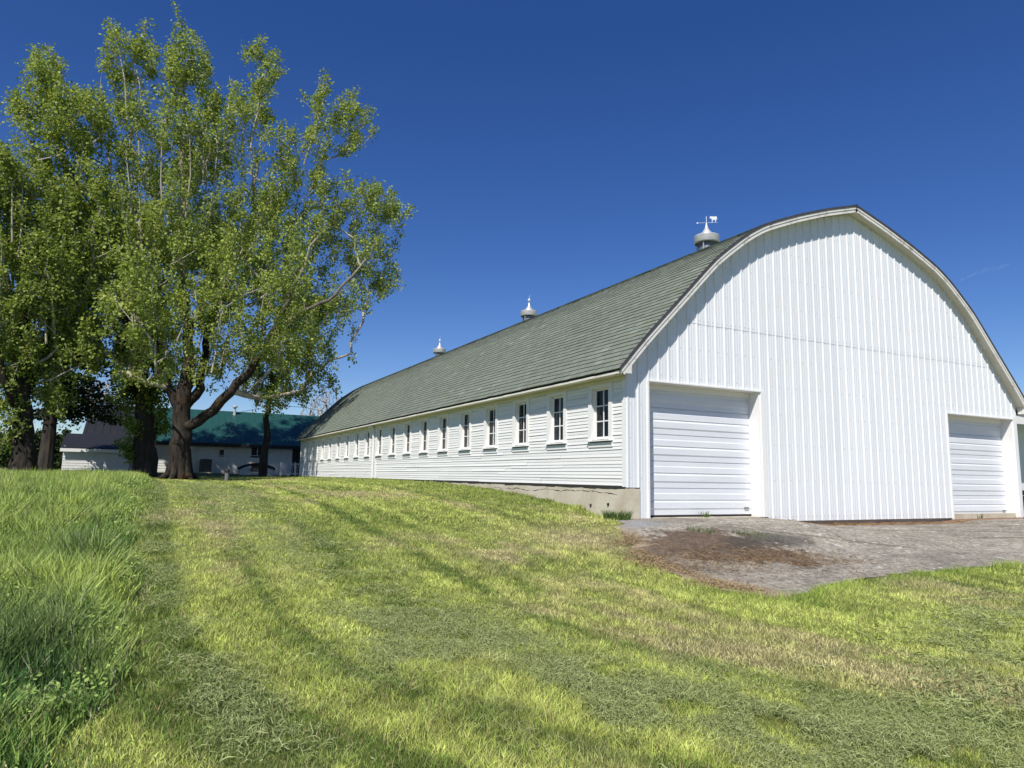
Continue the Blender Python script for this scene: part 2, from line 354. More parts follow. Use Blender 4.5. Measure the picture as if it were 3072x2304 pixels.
# ------------------------------------------------------------------ barn
LEN, WID, CX, HT = 32.08, 13.24, 6.62, 2.10
OVF = 0.24                                    # rake overhang
PROF = [(6.94, 2.15), (6.35, 2.80), (5.42, 3.74), (4.5, 4.66), (3.65, 5.31), (3.05, 5.66), (2.05, 6.06), (1.05, 6.40), (0.0, 6.70)]   # (distance from centre, z), roof surface
UND = [(6.84, 2.2), (6.32, 2.72), (5.74, 3.30), (5.29, 3.80), (4.73, 4.36), (3.26, 5.48), (2.75, 5.74), (1.96, 6.02), (0.97, 6.29), (0, 6.57)]
def under(xv):
    t = np.abs(np.asarray(xv, float) - CX); u = UND[::-1]
    return np.interp(t, [p[0] for p in u], [p[1] for p in u])
barn = thing('barn', 'long white barn with a rounded grey green shingle roof and two garage doors', 'barn', (0, 0, 0))

# clapboard wall with its window openings
S = 1.6836; NW = 19
W_Y0, W_Y1 = 0.41, 1.235                       # casing edges of the first window
casings = [(W_Y0 + k * S, W_Y1 + k * S) for k in range(NW)]
DSP = (16.50, 16.98)                           # downspout gap
sd = MB(); pitch = 0.0685; rows = 29
for i in range(rows):
    z0 = i * pitch; z1 = z0 + pitch
    if z0 < 0.755 or z0 > 2.0: cuts = []
    else: cuts = casings
    spans = []; q = 0.09
    for a, b in cuts:
        if a > q: spans.append((q, a))
        q = b
    spans.append((q, LEN - .09))
    d = 0.013 if i % 2 == 0 else 0.008
    for a, b in spans:
        pts = [a]; 
        while b - pts[-1] > 4.2: pts.append(pts[-1] + random.uniform(2.0, 3.8))
        pts.append(b)
        for p, r in zip(pts[:-1], pts[1:]):
            tone = random.uniform(.93, 1.03); sd.cur = (tone, tone, tone * random.uniform(.985, 1.0))
            w0, w1 = random.uniform(-.004, .004), random.uniform(-.004, .004); dd = d + random.uniform(-.003, .004)
            n = max(1, int((r - p) / .8)); ys = np.linspace(p, r, n + 1); wz = np.linspace(w0, w1, n + 1) + np.array([random.uniform(-.002, .002) for _ in range(n + 1)])
            for j in range(n):
                A, B = ys[j], ys[j + 1] - (.002 if j == n - 1 else 0)
                sd.quad((-dd, A, z0 + wz[j]), (-dd, B, z0 + wz[j + 1]), (-.001, B, z1 + wz[j + 1]), (-.001, A, z1 + wz[j]))
                sd.quad((0, A, z0 + wz[j]), (0, B, z0 + wz[j + 1]), (-dd, B, z0 + wz[j + 1]), (-dd, A, z0 + wz[j]))
sd.build('clapboard_wall', M['siding'], barn)
# inner sheathing behind the boards, with window holes; other walls
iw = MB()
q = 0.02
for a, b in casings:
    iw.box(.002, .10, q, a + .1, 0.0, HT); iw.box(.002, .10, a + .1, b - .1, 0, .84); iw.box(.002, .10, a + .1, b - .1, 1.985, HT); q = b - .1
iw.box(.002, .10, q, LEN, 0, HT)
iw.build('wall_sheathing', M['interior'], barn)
ow = MB(); ow.box(WID - .1, WID, 0.02, LEN, -.68, 2.46)
ow.build('far_side_wall', M['siding'], barn)
bk = MB(); xs = np.linspace(0.02, WID - .02, 45); zt = under(xs) - .01
for i in range(len(xs) - 1):
    for yy in (LEN, LEN - .05): bk.quad((xs[i], yy, 0), (xs[i + 1], yy, 0), (xs[i + 1], yy, zt[i + 1]), (xs[i], yy, zt[i]))
bk.build('back_wall', M['siding'], barn)
fl = MB(); fl.box(.3, WID - .3, .3, LEN - .3, -.75, -.6); fl.build('barn_floor', M['interior'], barn)

# foundation
fd = MB()
fd.box(-.012, .20, .0, LEN, -1.0, -.045); fd.box(.202, 13.2, .06, .22, -1.3, -.60); fd.box(-.012, .30, -.03, -.002, -1.1, -.05)
fd.build('foundation', M['concrete'], barn)
ck = MB()                                       # cracks and the dark gap under the boards
yy = 0.25
zc = -.17
pts = []
while yy < 7.5:
    pts.append((-.014, yy, zc)); yy += random.uniform(.05, .14); zc = np.clip(zc + random.uniform(-.025, .022), -.26, -.12)
hs_ = [random.choice((.001, .002, .004, .007, .009)) for _ in pts]
for a, b in zip(pts[:-1], pts[1:]):
    if True: 
        h = hs_[pts.index(a)]; h2 = hs_[pts.index(b)]; ck.quad((-.0145, a[1], a[2] - h), (-.0145, b[1], b[2] - h2), (-.0145, b[1], b[2] + h2), (-.0145, a[1], a[2] + h))
ck.build('foundation_crack', M['dark_wood'], barn)
ck = MB(); yy = 0
while yy < LEN:
    l = random.uniform(.2, .5); ck.quad((-.0135, yy, -.05 - random.uniform(.0, .03)), (-.0135, min(LEN, yy + l), -.05 - random.uniform(0, .03)), (-.0135, min(LEN, yy + l), 0), (-.0135, yy, 0)); yy += l
for (a, b) in ((.55, -.36), (1.15, -.40)):
    dh = MB(); dh.lathe((-.016, a, b), [(.001, -.03), (.03, -.012), (.026, .02), (.001, .03)], 8); dh.build('drain_stub', M['bark'], barn)
ck.build('sill_gap', M['dark_wood'], barn)

# corner board, frieze, eave soffit and fascia
for ya, yb in ((.002, .09), (LEN - .09, LEN)):
    tr = MB(); tr.box(-.028, -.001, ya, yb, -.02, 1.995); tr.build('corner_board', M['trim'], barn)
tr = MB(); tr.box(-.024, -.001, 16.30, 16.48, -.06, 1.995); tr.build('batten', M['trim'], barn)
fz = MB(); fz.box(-.026, 0, .002, LEN, 1.99, 2.085)
fz.build('frieze_board', M['cream_shade'], barn)
ev = MB()
ev.prism([(-.285, 2.075), (-.002, 2.087), (-.002, 2.105), (-.285, 2.095)], 1, -.0, LEN + .2)
ev.prism([(-.31, 2.07), (-.287, 2.07), (-.287, 2.125), (-.31, 2.10)], 1, -.20, LEN + .24)
ev.build('eave_soffit', M['cream_shade'], barn)

# windows
def make_window():
    y0, y1 = W_Y0, W_Y1
    c = MB()
    for a, b in ((y0, y0 + .115), (y1 - .115, y1)): c.box(-.032, -.0005, a, b, .853, 1.9885)
    c.box(-.031, -.0005, y0 + .1155, y1 - .1155, 1.945, 1.9885)
    o0, o1 = y0 + .10, y1 - .10
    c.box(-.03, .135, o0 - .0, o0 + .016, .905, 1.945); c.box(-.03, .135, o1 - .016, o1, .905, 1.945); c.box(-.029, .135, o0 + .0165, o1 - .0165, 1.93, 1.9445)
    win = c.build('window', M['trim'], barn)
    s = MB(); s.prism([(-.075, .858), (.135, .885), (.135, .905), (-.075, .880)], 1, y0 - .012, y1 + .012)
    s.box(-.026, -.0005, y0 - .005, y1 + .005, .745, .835)
    s.build('sill', M['trim'], win)
    f = MB(); g0, g1, b0, b1 = o0 + .017, o1 - .017, .906, 1.929; X0, X1 = .060, .090
    f.box(X0, X1, g0, g0 + .045, b0, b1); f.box(X0, X1, g1 - .045, g1, b0, b1)
    f.box(X0, X1, g0 + .0455, g1 - .0455, b0, b0 + .05); f.box(X0, X1, g0 + .0455, g1 - .0455, b1 - .045, b1)
    mid = (g0 + g1) / 2; hh = (b1 - .045 - b0 - .05) / 3
    f.box(X0 + .003, X1 - .003, mid - .012, mid + .012, b0 + .0505, b1 - .0455)
    for k in (1, 2):
        zz = b0 + .05 + hh * k
        f.box(X0 + .005, X1 - .005, g0 + .0455, mid - .0125, zz - .011, zz + .011); f.box(X0 + .005, X1 - .005, mid + .0125, g1 - .0455, zz - .011, zz + .011)
    f.build('sash', M['trim'], win)
    p = MB(); p.quad((.076, g0 + .03, b1 - .03), (.076, g1 - .03, b1 - .03), (.076, g1 - .03, b0 + .03), (.076, g0 + .03, b0 + .03)); p.build('pane', M['glass'], win)
    k = MB(); k.add([(.16, g1 - .03, b0), (.17, g1 - .16, b0 + .02), (.17, g1 - .14, b0 + .16), (.16, g1 - .10, b0 + .30), (.16, g1 - .07, b0 + .50), (.16, g1 - .03, b0 + .52)], [(0, 1, 2, 3, 4, 5)])
    k.build('curtain', M['curtain'], win)
    return win
w0 = make_window()
for k in range(1, NW):
    c = w0.copy(); col.objects.link(c); c.parent = barn; c.location = (0, k * S, 0)
    for ch in list(w0.children):
        d = ch.copy(); col.objects.link(d); d.parent = c

# downspout
ds = MB(); ds.box(-.095, -.03, 16.60, 16.68, -.02, 2.03); ds.prism([(-.03, 2.03), (-.27, 2.07), (-.27, 2.0), (-.095, 1.95)], 1, 16.6, 16.68); ds.box(-.13, -.02, 16.56, 16.78, -.10, -.03)
ds.build('downspout', M['trim'], barn)

# ribbed metal front
D1 = (0.505, 3.46, 2.005); D2 = (10.03, 12.985, 1.925); RECESS = 0.30
rib = []
xx = -.012; P = 0.25
while xx < WID + .02:
    for dx, dy in ((0, -.003), (.022, -.003), (.034, -.026), (.062, -.026), (.074, -.003), (.118, -.003), (.126, -.007), (.140, -.007), (.148, -.003), (.186, -.003), (.194, -.007), (.208, -.007), (.216, -.003)):
        rib.append((xx + dx, dy))
    xx += P
def rib_y(v): return float(np.interp(v, [r[0] for r in rib], [r[1] for r in rib]))
bre = sorted(set([r[0] for r in rib if r[0] < WID + .012] + [D1[0], D1[1], D2[0], D2[1], .30, 3.62, 9.98, WID + .012, CX]))
SEAM = 3.31
def metal(zlo_f, zhi_f, off, name):
    m = MB()
    tone = 1
    for a, b in zip(bre[:-1], bre[1:]):
        if b - a < 1e-5: continue
        k = int((a + .012) / 1.0); tone = .965 + .035 * ((k * 7919) % 5) / 4; m.cur = (tone, tone, tone)
        mid = (a + b) / 2
        za0, za1 = zlo_f(mid, a), zlo_f(mid, b); zb0, zb1 = zhi_f(a), zhi_f(b)
        if zb0 <= za0 and zb1 <= za1: continue
        n = 4
        for j in range(n):
            t0, t1 = j / n, (j + 1) / n
            m.quad((a, rib_y(a) - off, za0 + (zb0 - za0) * t0), (b, rib_y(b) - off, za1 + (zb1 - za1) * t0), (b, rib_y(b) - off, za1 + (zb1 - za1) * t1), (a, rib_y(a) - off, za0 + (zb0 - za0) * t1))
    # screws in rows
    return m
def lo1(mid, xq):
    if mid < .30: return -.03
    if mid < D1[0]: return -.60
    if mid < D1[1]: return D1[2]
    if mid < 3.62: return -.60
    if mid < D2[0]: return -.695
    if mid < D2[1]: return D2[2]
    return -.70
mt = metal(lo1, lambda q: min(SEAM, float(under(q)) - .005), 0, '')
mu = metal(lambda m_, q: SEAM - .02 + .003 * math.sin(q * 5.1), lambda q: max(SEAM - .02, float(under(q)) - .005), .005, '')
mt.add([tuple(v) for v in mu.v], mu.f); mt.c[-len(mu.v):] = mu.c
sc = mt; sc.cur = (.42, .42, .42)
for zrow in (-.6, .15, .9, 1.55, 2.15, 2.75, 3.28, 3.36, 3.95, 4.6, 5.2, 5.8):
    q = .10
    while q < WID - .1:
        inside_door = (D1[0] < q < D1[1] and zrow < D1[2]) or (D2[0] < q < D2[1] and zrow < D2[2]) or (q < .5 and zrow < 0) or (3.45 < q < 3.66)
        if not inside_door and zrow < float(under(q)) - .15:
            yq = rib_y(q) - (.005 if zrow > SEAM else 0)
            sc.box(q - .006, q + .006, yq - .006, yq, zrow - .006, zrow + .006)
        q += .125 if zrow in (3.36, -.6) else .25
mt.build('ribbed_metal_front', M['metal'], barn)
# closing sheet behind the metal, so the barn is dark inside
cl = MB(); xs = np.array(sorted(list(np.linspace(.11, WID - .11, 60)) + [D1[0] - .03, D1[1] + .03, D2[0] - .03, D2[1] + .03]))
for a, b in zip(xs[:-1], xs[1:]):
    mid = (a + b) / 2; zl = D1[2] + .03 if D1[0] - .03 < mid < D1[1] + .03 else (D2[2] + .03 if D2[0] - .03 < mid < D2[1] + .03 else -.6)
    cl.quad((a, .06, zl), (b, .06, zl), (b, .06, under(b) - .01), (a, .06, under(a) - .01))
cl.build('front_sheathing', M['interior'], barn)

# garage doors
def make_door(D, zb, name_label):
    x0, x1, zt = D; o = MB()
    # sectional panels, each with two shallow horizontal ribs
    n = 5 if zt - zb > 2.55 else 5
    H = (zt + .05 - zb) / n
    prof = []
    for i in range(n):
        z0 = zb + .02 + i * H; half = .55 if i % 2 == 0 else .55
        prof += [(z0, .0), (z0 + .008, -.018), (z0 + H * .20, -.018), (z0 + H * .20 + .03, -.030), (z0 + H * half - .04, -.030), (z0 + H * half, -.012), (z0 + H * half + .012, -.026), (z0 + H * .78, -.026), (z0 + H * .78 + .02, -.018), (z0 + H - .012, -.018), (z0 + H - .006, .004)]
    for (za, ya), (zb_, yb) in zip(prof[:-1], prof[1:]):
        o.quad((x0 + .03, RECESS + ya, za), (x1 - .0, RECESS + ya, za), (x1 - .0, RECESS + yb, zb_), (x0 + .03, RECESS + yb, zb_))
    d = o.build('garage_door', M['door'], barn, label=name_label)
    s = MB(); s.box(x0 + .03, x1, RECESS - .014, RECESS + .02, zb - .03, zb + .019); s.build('bottom_seal', M['dark_wood'], d)
    hb = MB(); hb.box(x1 - .22, x1 - .10, RECESS - .05, RECESS - .019, zb + .14, zb + .17); hb.build('handle', M['post'], d)
    # jambs and header lining
    j = MB()
    j.box(x0 - .012, x0 + .028, -.034, RECESS + .06, zb - .03, zt); j.box(x1 + .0, x1 + .04, -.002, RECESS + .06, zb - .02, zt)
    j.box(x0 - .012, x1 + .04, -.036, RECESS + .06, zt + .0005, zt + .03)
    j.box(x0 + .029, x1 - .001, RECESS - .055, RECESS - .035, zt - .11, zt - .0005)
    j.box(x1 + .0402, x1 + .15, -.034, -.001, zb - .02, zt + .0295)
    j.build('door_jamb', M['rake'] if False else M['trim'], barn)
    return d
make_door(D1, -.585, 'wider looking white sectional garage door by the near corner')
make_door(D2, -.70, 'white sectional garage door at the far end of the front')

# roof: curved deck plus courses of separate shingle tabs
arcp = [np.array([-p[0], p[1]]) for p in PROF]     # left half, eave to ridge
def catmull(pts, n=8):
    P = [2 * pts[0] - pts[1]] + pts + [2 * pts[-1] - pts[-2]]; out = []
    for i in range(1, len(P) - 2):
        for k in range(n):
            t = k / n; out.append(.5 * ((2 * P[i]) + (-P[i - 1] + P[i + 1]) * t + (2 * P[i - 1] - 5 * P[i] + 4 * P[i + 1] - P[i + 2]) * t * t + (-P[i - 1] + 3 * P[i] - 3 * P[i + 1] + P[i + 2]) * t ** 3))
    out.append(pts[-1]); return np.array(out)
arc = .5 * catmull(arcp) + .5 * np.array([arcp[min(i // 8, 8)] * (1 - (i % 8) / 8) + arcp[min(i // 8 + 1, 8)] * ((i % 8) / 8) for i in range(65)])
seg = np.linalg.norm(np.diff(arc, axis=0), axis=1); sl_ = np.concatenate([[0], np.cumsum(seg)]); ARCL = sl_[-1]
def on_arc(s, off=0):
    s = float(np.clip(s, 0, ARCL)); p = np.array([np.interp(s, sl_, arc[:, 0]), np.interp(s, sl_, arc[:, 1])])
    i = int(np.clip(np.searchsorted(sl_, s) - 1, 0, len(seg) - 1)); t = (arc[i + 1] - arc[i]) / seg[i]; nrm = np.array([-t[1], t[0]])
    return p + nrm * off
YF, YB = -OVF - .02, LEN + .26
dk = MB(); th = -.10
ss = np.linspace(0, ARCL, 60)
for sgn in (1, -1):
    for a, b in zip(ss[:-1], ss[1:]):
        for off in (-.012, -.105):
            p, q = on_arc(a, off), on_arc(b, off)
            dk.quad((CX + sgn * p[0], YF + .03, p[1]), (CX + sgn * p[0], YB - .03, p[1]), (CX + sgn * q[0], YB - .03, q[1]), (CX + sgn * q[0], YF + .03, q[1]))
dk.build('roof_deck', M['dark_wood'], barn)
V, F, C = [], [], []
EXPO = .145; ncourse = int(ARCL / EXPO) + 1
sh_base = np.array([.168, .188, .150])
for side in (1, -1):
    for i in range(ncourse):
        s0 = i * EXPO - .01; s1 = min(ARCL, s0 + EXPO + .03)
        p0, p1, pb = on_arc(max(s0, 0), .020), on_arc(s1, .004), on_arc(max(s0, 0), -.008)
        tw = .305 if side == 1 else 1.2
        yv = YF - (i % 2) * tw * .5 - random.uniform(0, .12)
        while yv < YB:
            a, b = max(yv, YF), min(yv + tw - .007, YB)
            if b - a > .01:
                n = len(V); lift = random.uniform(-.003, .005); jit = random.uniform(-.006, .006)
                q0 = p0 + np.array([0, lift]) ; jz = jit
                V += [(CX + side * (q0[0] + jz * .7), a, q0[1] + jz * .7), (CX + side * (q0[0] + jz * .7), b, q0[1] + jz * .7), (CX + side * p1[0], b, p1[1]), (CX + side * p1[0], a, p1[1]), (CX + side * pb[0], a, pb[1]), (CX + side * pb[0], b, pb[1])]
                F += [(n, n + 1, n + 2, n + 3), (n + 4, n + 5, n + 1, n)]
                t = 1 + random.gauss(0, .055) + .16 * (fbm(yv, s0 * 2, 3.0, 71) - .5); warm = random.gauss(0, .02)
                if random.random() < .02: t *= 1.25
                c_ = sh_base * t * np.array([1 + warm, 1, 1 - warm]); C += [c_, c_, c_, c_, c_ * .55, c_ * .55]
            yv += tw
np_mesh('shingle_roof', V, F, M['shingle'], barn, C=np.array(C))
rc = MB(); yv = YF
while yv < YB:
    l = min(.29, YB - yv); t = random.uniform(.8, 1.1); rc.cur = tuple(np.array([.19, .20, .165]) * t); z = 6.715 + random.uniform(0, .008)
    rc.add([(CX - .16, yv, z - .045), (CX, yv, z + .012), (CX + .16, yv, z - .045), (CX + .16, yv + l + .02, z - .055), (CX, yv + l + .02, z + .002), (CX - .16, yv + l + .02, z - .055)], [(0, 1, 4, 5), (1, 2, 3, 4)]); yv += l
rc.build('ridge_cap', M['shingle'], barn)
# rake fascia, soffit and dark drip edge along both arches of the front and back
for yA in (-OVF, LEN + OVF - .03):
    rk, sf, de = MB(), MB(), MB()
    for sgn in (1, -1):
        for a, b in zip(ss[:-1], ss[1:]):
            po, qo, pi, qi = on_arc(a, -.03), on_arc(b, -.03), on_arc(a, -.155), on_arc(b, -.155)
            def P3(p, yv): return (CX + sgn * p[0], yv, p[1])
            for yv in (yA, yA + .03): rk.quad(P3(po, yv), P3(qo, yv), P3(qi, yv), P3(pi, yv))
            rk.quad(P3(pi, yA), P3(qi, yA), P3(qi, yA + .03), P3(pi, yA + .03))
            pm, qm = on_arc(a, -.085), on_arc(b, -.085)         # shadow board on the fascia
            rk.quad(P3(po, yA - .012), P3(qo, yA - .012), P3(qm, yA - .012), P3(pm, yA - .012)); rk.quad(P3(pm, yA - .012), P3(qm, yA - .012), P3(qm, yA), P3(pm, yA))
            a0, a1 = (yA + .03, 0.02) if yA < 0 else (LEN, yA)
            ps, qs = on_arc(a, -.125), on_arc(b, -.125); sf.quad(P3(ps, a0), P3(qs, a0), P3(qs, a1), P3(ps, a1))
            pd, qd, pe, qe = on_arc(a, .018), on_arc(b, .018), on_arc(a, -.032), on_arc(b, -.032)
            yq = yA - .022 if yA < 0 else yA + .05
            de.quad(P3(pd, yq), P3(qd, yq), P3(qe, yq), P3(pe, yq)); de.quad(P3(pe, yq), P3(qe, yq), P3(qe, yq + .03), P3(pe, yq + .03)); de.quad(P3(pd, yq), P3(qd, yq), P3(qd, yq + .03), P3(pd, yq + .03))
    if yA < 0:
        bl = [(-.275, 2.075), (-.03, 2.085), (-.03, 2.24), (-.10, 2.33), (-.29, 2.125)]
        rk.prism(bl, 1, -OVF + .001, -.04); rk.prism([(2 * CX - a, b) for a, b in bl[::-1]], 1, -OVF + .001, -.04)
    rk.build('rake_fascia', M['rake'], barn); sf.build('rake_soffit', M['cream_shade'], barn); de.build('drip_edge', M['roof_edge'], barn)

# ventilators on the ridge
def cow_poly():
    return [(0, .09), (.0, .06), (.02, .045), (.05, .06), (.065, .03), (.075, -.02), (.07, -.09), (.095, -.09), (.10, -.02), (.13, .0), (.17, -.005), (.19, -.03), (.185, -.09), (.21, -.09), (.215, -.03), (.235, .03), (.24, .10), (.235, -.01), (.25, -.02), (.252, .10), (.23, .125), (.15, .118), (.08, .128), (.045, .125), (.02, .14), (.01, .115)]
def ventilator(yv, cow):
    c = (CX, yv, 6.66); K = .90
    d = MB(); d.lathe(c, [(.40, -.14), (.33, .05), (.30, .12), (.29, .62), (.0, .64)], 28, K); vt = d.build('ventilator', M['galv_dark'], barn, smooth=False)
    for k in range(4):
        th = k * math.pi / 2 + .5
        d2 = MB(); d2.box(c[0] + .315 * math.cos(th) - .012, c[0] + .315 * math.cos(th) + .012, yv + .315 * math.sin(th) - .012, yv + .315 * math.sin(th) + .012, c[2] + .34, c[2] + .58); d2.build('hood_strap', M['galv'], vt)
    h = MB(); h.lathe(c, [(.395, .66), (.40, .66), (.425, .70), (.425, .90), (.43, .915), (.41, .93), (.24, .985), (.20, 1.0), (.205, 1.02), (.13, 1.10), (.07, 1.20), (.035, 1.32), (.02, 1.38)], 32, K)
    h.lathe(c, [(.392, .66), (.40, .89), (.2, .92), (0, .92)], 32, K); h.build('hood', M['galv'], vt, smooth=True)
    f = MB(); r = .012
    f.tube([(c[0], yv, c[2] + 1.22), (c[0], yv, c[2] + 1.47)], r, 6)
    if not cow: f.lathe((c[0], yv, c[2] + 1.35), [(.0, -.07), (.045, -.055), (.068, 0), (.045, .055), (0, .07)], 14); f.tube([(c[0], yv, c[2] + 1.45), (c[0] + .03, yv - .03, c[2] + 1.60)], [.012, .003], 5)
    f.build('finial', M['vane'], vt)
    if cow:
        # the vane lies across the line of sight, cow on its right arm
        ang = -.62; ca, sa = math.cos(ang), math.sin(ang); vn = MB()
        def W(u, zz, t=0): return (c[0] + u * ca - t * sa, yv + u * sa + t * ca, c[2] + 1.27 + zz)
        vn.tube([W(-.25, 0), W(.33, 0)], .006, 5)
        poly = [(p[0] * .85 + .10, p[1] * .85 + .085) for p in cow_poly()]
        n = len(poly); vn.add([W(a, b, -.006) for a, b in poly] + [W(a, b, .006) for a, b in poly], [tuple(range(n)), tuple(range(n, 2 * n))[::-1]] + [(i, (i + 1) % n, n + (i + 1) % n, n + i) for i in range(n)])
        ar = [(-.31, 0), (-.24, .03), (-.255, .0), (-.24, -.03)]; n = 4
        vn.add([W(a, b, -.004) for a, b in ar] + [W(a, b, .004) for a, b in ar], [(0, 1, 2, 3), (7, 6, 5, 4)] + [(i, (i + 1) % n, n + (i + 1) % n, n + i) for i in range(n)])
        vn.build('cow_weathervane', M['vane'], vt)
ventilator(4.80, True); ventilator(16.06, False); ventilator(26.95, False)

# lean-to beyond the far front corner
shed = thing('lean_to_shed', 'white metal lean-to shed just visible beyond the right corner of the barn', 'shed', (13.6, 2.0, -.72))
o = MB(); o.box(13.50, 13.66, .9, 1.05, -.72, 2.25); o.box(13.66, 18, .92, 1.03, 1.98, 2.25); o.box(16.5, 16.66, .9, 1.05, -.72, 1.98); o.build('post_frame', M['trim'], shed)
o = MB(); o.box(13.25, 18, 1.9, 2.0, -.72, 2.6); o.build('back_wall', M['metal'], shed)
o = MB(); o.prism([(13.40, 2.62), (18.2, 2.30), (18.2, 2.36), (13.40, 2.70)], 1, .75, 9.0); o.build('metal_roof', M['galv'], shed)
o = MB(); o.box(13.68, 16.4, .98, 1.02, -.15, .0); o.box(13.68, 16.4, .98, 1.02, -.72, -.16); o.build('low_gate', M['dark_trim_and_shade'], shed)

# ------------------------------------------------------------------ house behind the trees
HY = 43.0
hx0 = float(at(190, 950, HY)[0]); hx1 = 12.0; hz = 0.0
house = thing('house', 'low white house with a teal green roof behind the cottonwoods', 'house', (0, HY, 0))
RD = 5.0; EZ, RZ = float(at(420, 959, HY)[2]), float(at(507, 889, HY + RD)[2]) - .16
def lap_wall(mb, x0, x1, yv, z0, z1, p=.18, holes=()):
    z = z0
    while z < z1 - .01:
        z2 = min(z + p, z1); q = x0; segs = []
        for (a, b, c, d) in sorted(holes):
            if z2 > c + .01 and z < d - .01: segs.append((q, a)); q = b
        segs.append((q, x1))
        for a, b in segs:
            if b - a > .01: mb.quad((a, yv - .02, z), (b, yv - .02, z), (b, yv - .002, z2), (a, yv - .002, z2)); mb.quad((a, yv, z), (b, yv, z), (b, yv - .02, z), (a, yv - .02, z))
        z = z2
wins = []
for (pa, pb, qa, qb) in ((472, 486, 970, 984), (541, 571, 966, 985), (310, 322, 978, 992)):
    a, b = at(pa, qb, HY), at(pb, qa, HY); wins.append((float(a[0]), float(b[0]), float(a[2]), float(b[2])))
dxa, dxb = float(at(631, 990, HY)[0]), float(at(645, 990, HY)[0])
holes = wins + [(dxa, dxb + .5, .0, 2.1)]
o = MB(); lap_wall(o, hx0, hx1, HY, -.2, EZ, .18, holes); o.box(hx0, hx0 + .1, HY + .0, HY + 2 * RD, -.2, EZ); o.box(hx1 - .1, hx1, HY, HY + 2 * RD, -.2, EZ); o.box(hx0, hx1, HY + 2 * RD - .1, HY + 2 * RD, -.2, EZ)
for xg in (hx0, hx1): o.add([(xg, HY, EZ), (xg, HY + 2 * RD, EZ), (xg, HY + RD, RZ - .1)], [(0, 1, 2)])
for px in (424, 512, 621): xq = float(at(px, 990, HY)[0]); o.box(xq - .05, xq + .05, HY - .035, HY - .021, -.15, EZ - .02)
o.build('wall', M['house_side'], house)
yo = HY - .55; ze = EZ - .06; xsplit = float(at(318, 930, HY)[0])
for ra_, rb_, rm in ((hx0 - .35, xsplit - .002, 'dark_trim_and_shade'), (xsplit, hx1 + .3, 'teal_roof')):  # left end of the teal roof goes near-black, deep tree shade painted in
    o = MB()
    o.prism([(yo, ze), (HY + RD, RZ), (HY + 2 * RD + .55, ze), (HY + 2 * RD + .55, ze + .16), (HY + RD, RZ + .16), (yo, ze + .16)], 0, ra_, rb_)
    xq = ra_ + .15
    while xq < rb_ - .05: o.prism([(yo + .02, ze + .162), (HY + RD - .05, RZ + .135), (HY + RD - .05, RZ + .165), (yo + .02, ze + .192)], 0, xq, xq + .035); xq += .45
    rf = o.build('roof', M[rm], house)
    if rm == 'dark_trim_and_shade': rf['label'] = 'left end of the house roof with tree shade painted in as near-black'
o = MB(); o.box(hx0 - .36, hx1 + .31, yo - .03, yo - .002, ze - .09, ze + .13); o.build('fascia', M['dark_trim_and_shade'], house)
p = at(507, 890, HY + 4.4)
o = MB(); o.lathe((p[0], p[1], RZ - .45), [(.20, 0), (.12, .2), (.10, .5), (.10, .85), (.2, .88), (.2, .98), (.02, 1.1)], 12); fl_ = o.build('chimney_flue', M['galv'], rf)
for (a, b, c, d) in wins:
    o = MB(); e = .045
    o.box(a, b, HY - .04, HY + .03, d - e, d); o.box(a, b, HY - .04, HY + .03, c, c + e); o.box(a, a + e, HY - .039, HY + .03, c + e, d - e); o.box(b - e, b, HY - .039, HY + .03, c + e, d - e)
    if b - a > .9: m_ = (a + b) / 2; o.box(m_ - .03, m_ + .03, HY - .038, HY + .03, c + e, d - e)
    wn = o.build('window', M['trim'], house); o = MB(); o.quad((a + .03, HY - .005, c + .03), (b - .03, HY - .005, c + .03), (b - .03, HY - .005, d - .03), (a + .03, HY - .005, d - .03)); o.build('pane', M['dark_glass'], wn)
o = MB(); o.box(dxa + .05, dxb + .45, HY - .0, HY + .05, .05, 2.05); dr = o.build('door', M['dark_trim_and_shade'], house); o = MB(); o.lathe((dxb + .35, HY - .04, 1.0), [(0, -.03), (.03, 0), (0, .03)], 8); o.build('handle', M['galv'], dr)
# low front wing
gx0, gx1, GY = float(at(134, 1000, 40.4)[0]), float(at(277, 1000, 40.4)[0]), 40.4
g0 = float(at(200, 1018, GY)[2]); g1 = float(at(200, 975, GY)[2]) 
o = MB(); lap_wall(o, gx0, gx1, GY, g0 - .15, g1, .16); o.box(gx0, gx0 + .1, GY, HY, g0 - .15, g1 + .3); o.box(gx1 - .1, gx1, GY, HY, g0 - .15, g1 + .3); o.build('wing_wall', M['house_side'], house)
o = MB(); o.box(gx0 - .15, gx1 + .15, GY - .30, GY - .27, g1 - .06, g1 + .14); o.build('wing_fascia', M['trim'], house)
o = MB(); zt = float(at(150, 940, HY)[2]); o.prism([(GY - .28, g1 + .10), (HY - .01, zt), (HY - .01, zt + .12), (GY - .28, g1 + .18)], 0, gx0 - .15, gx1 + .15); o.build('wing_roof', M['dark_trim_and_shade'], house)

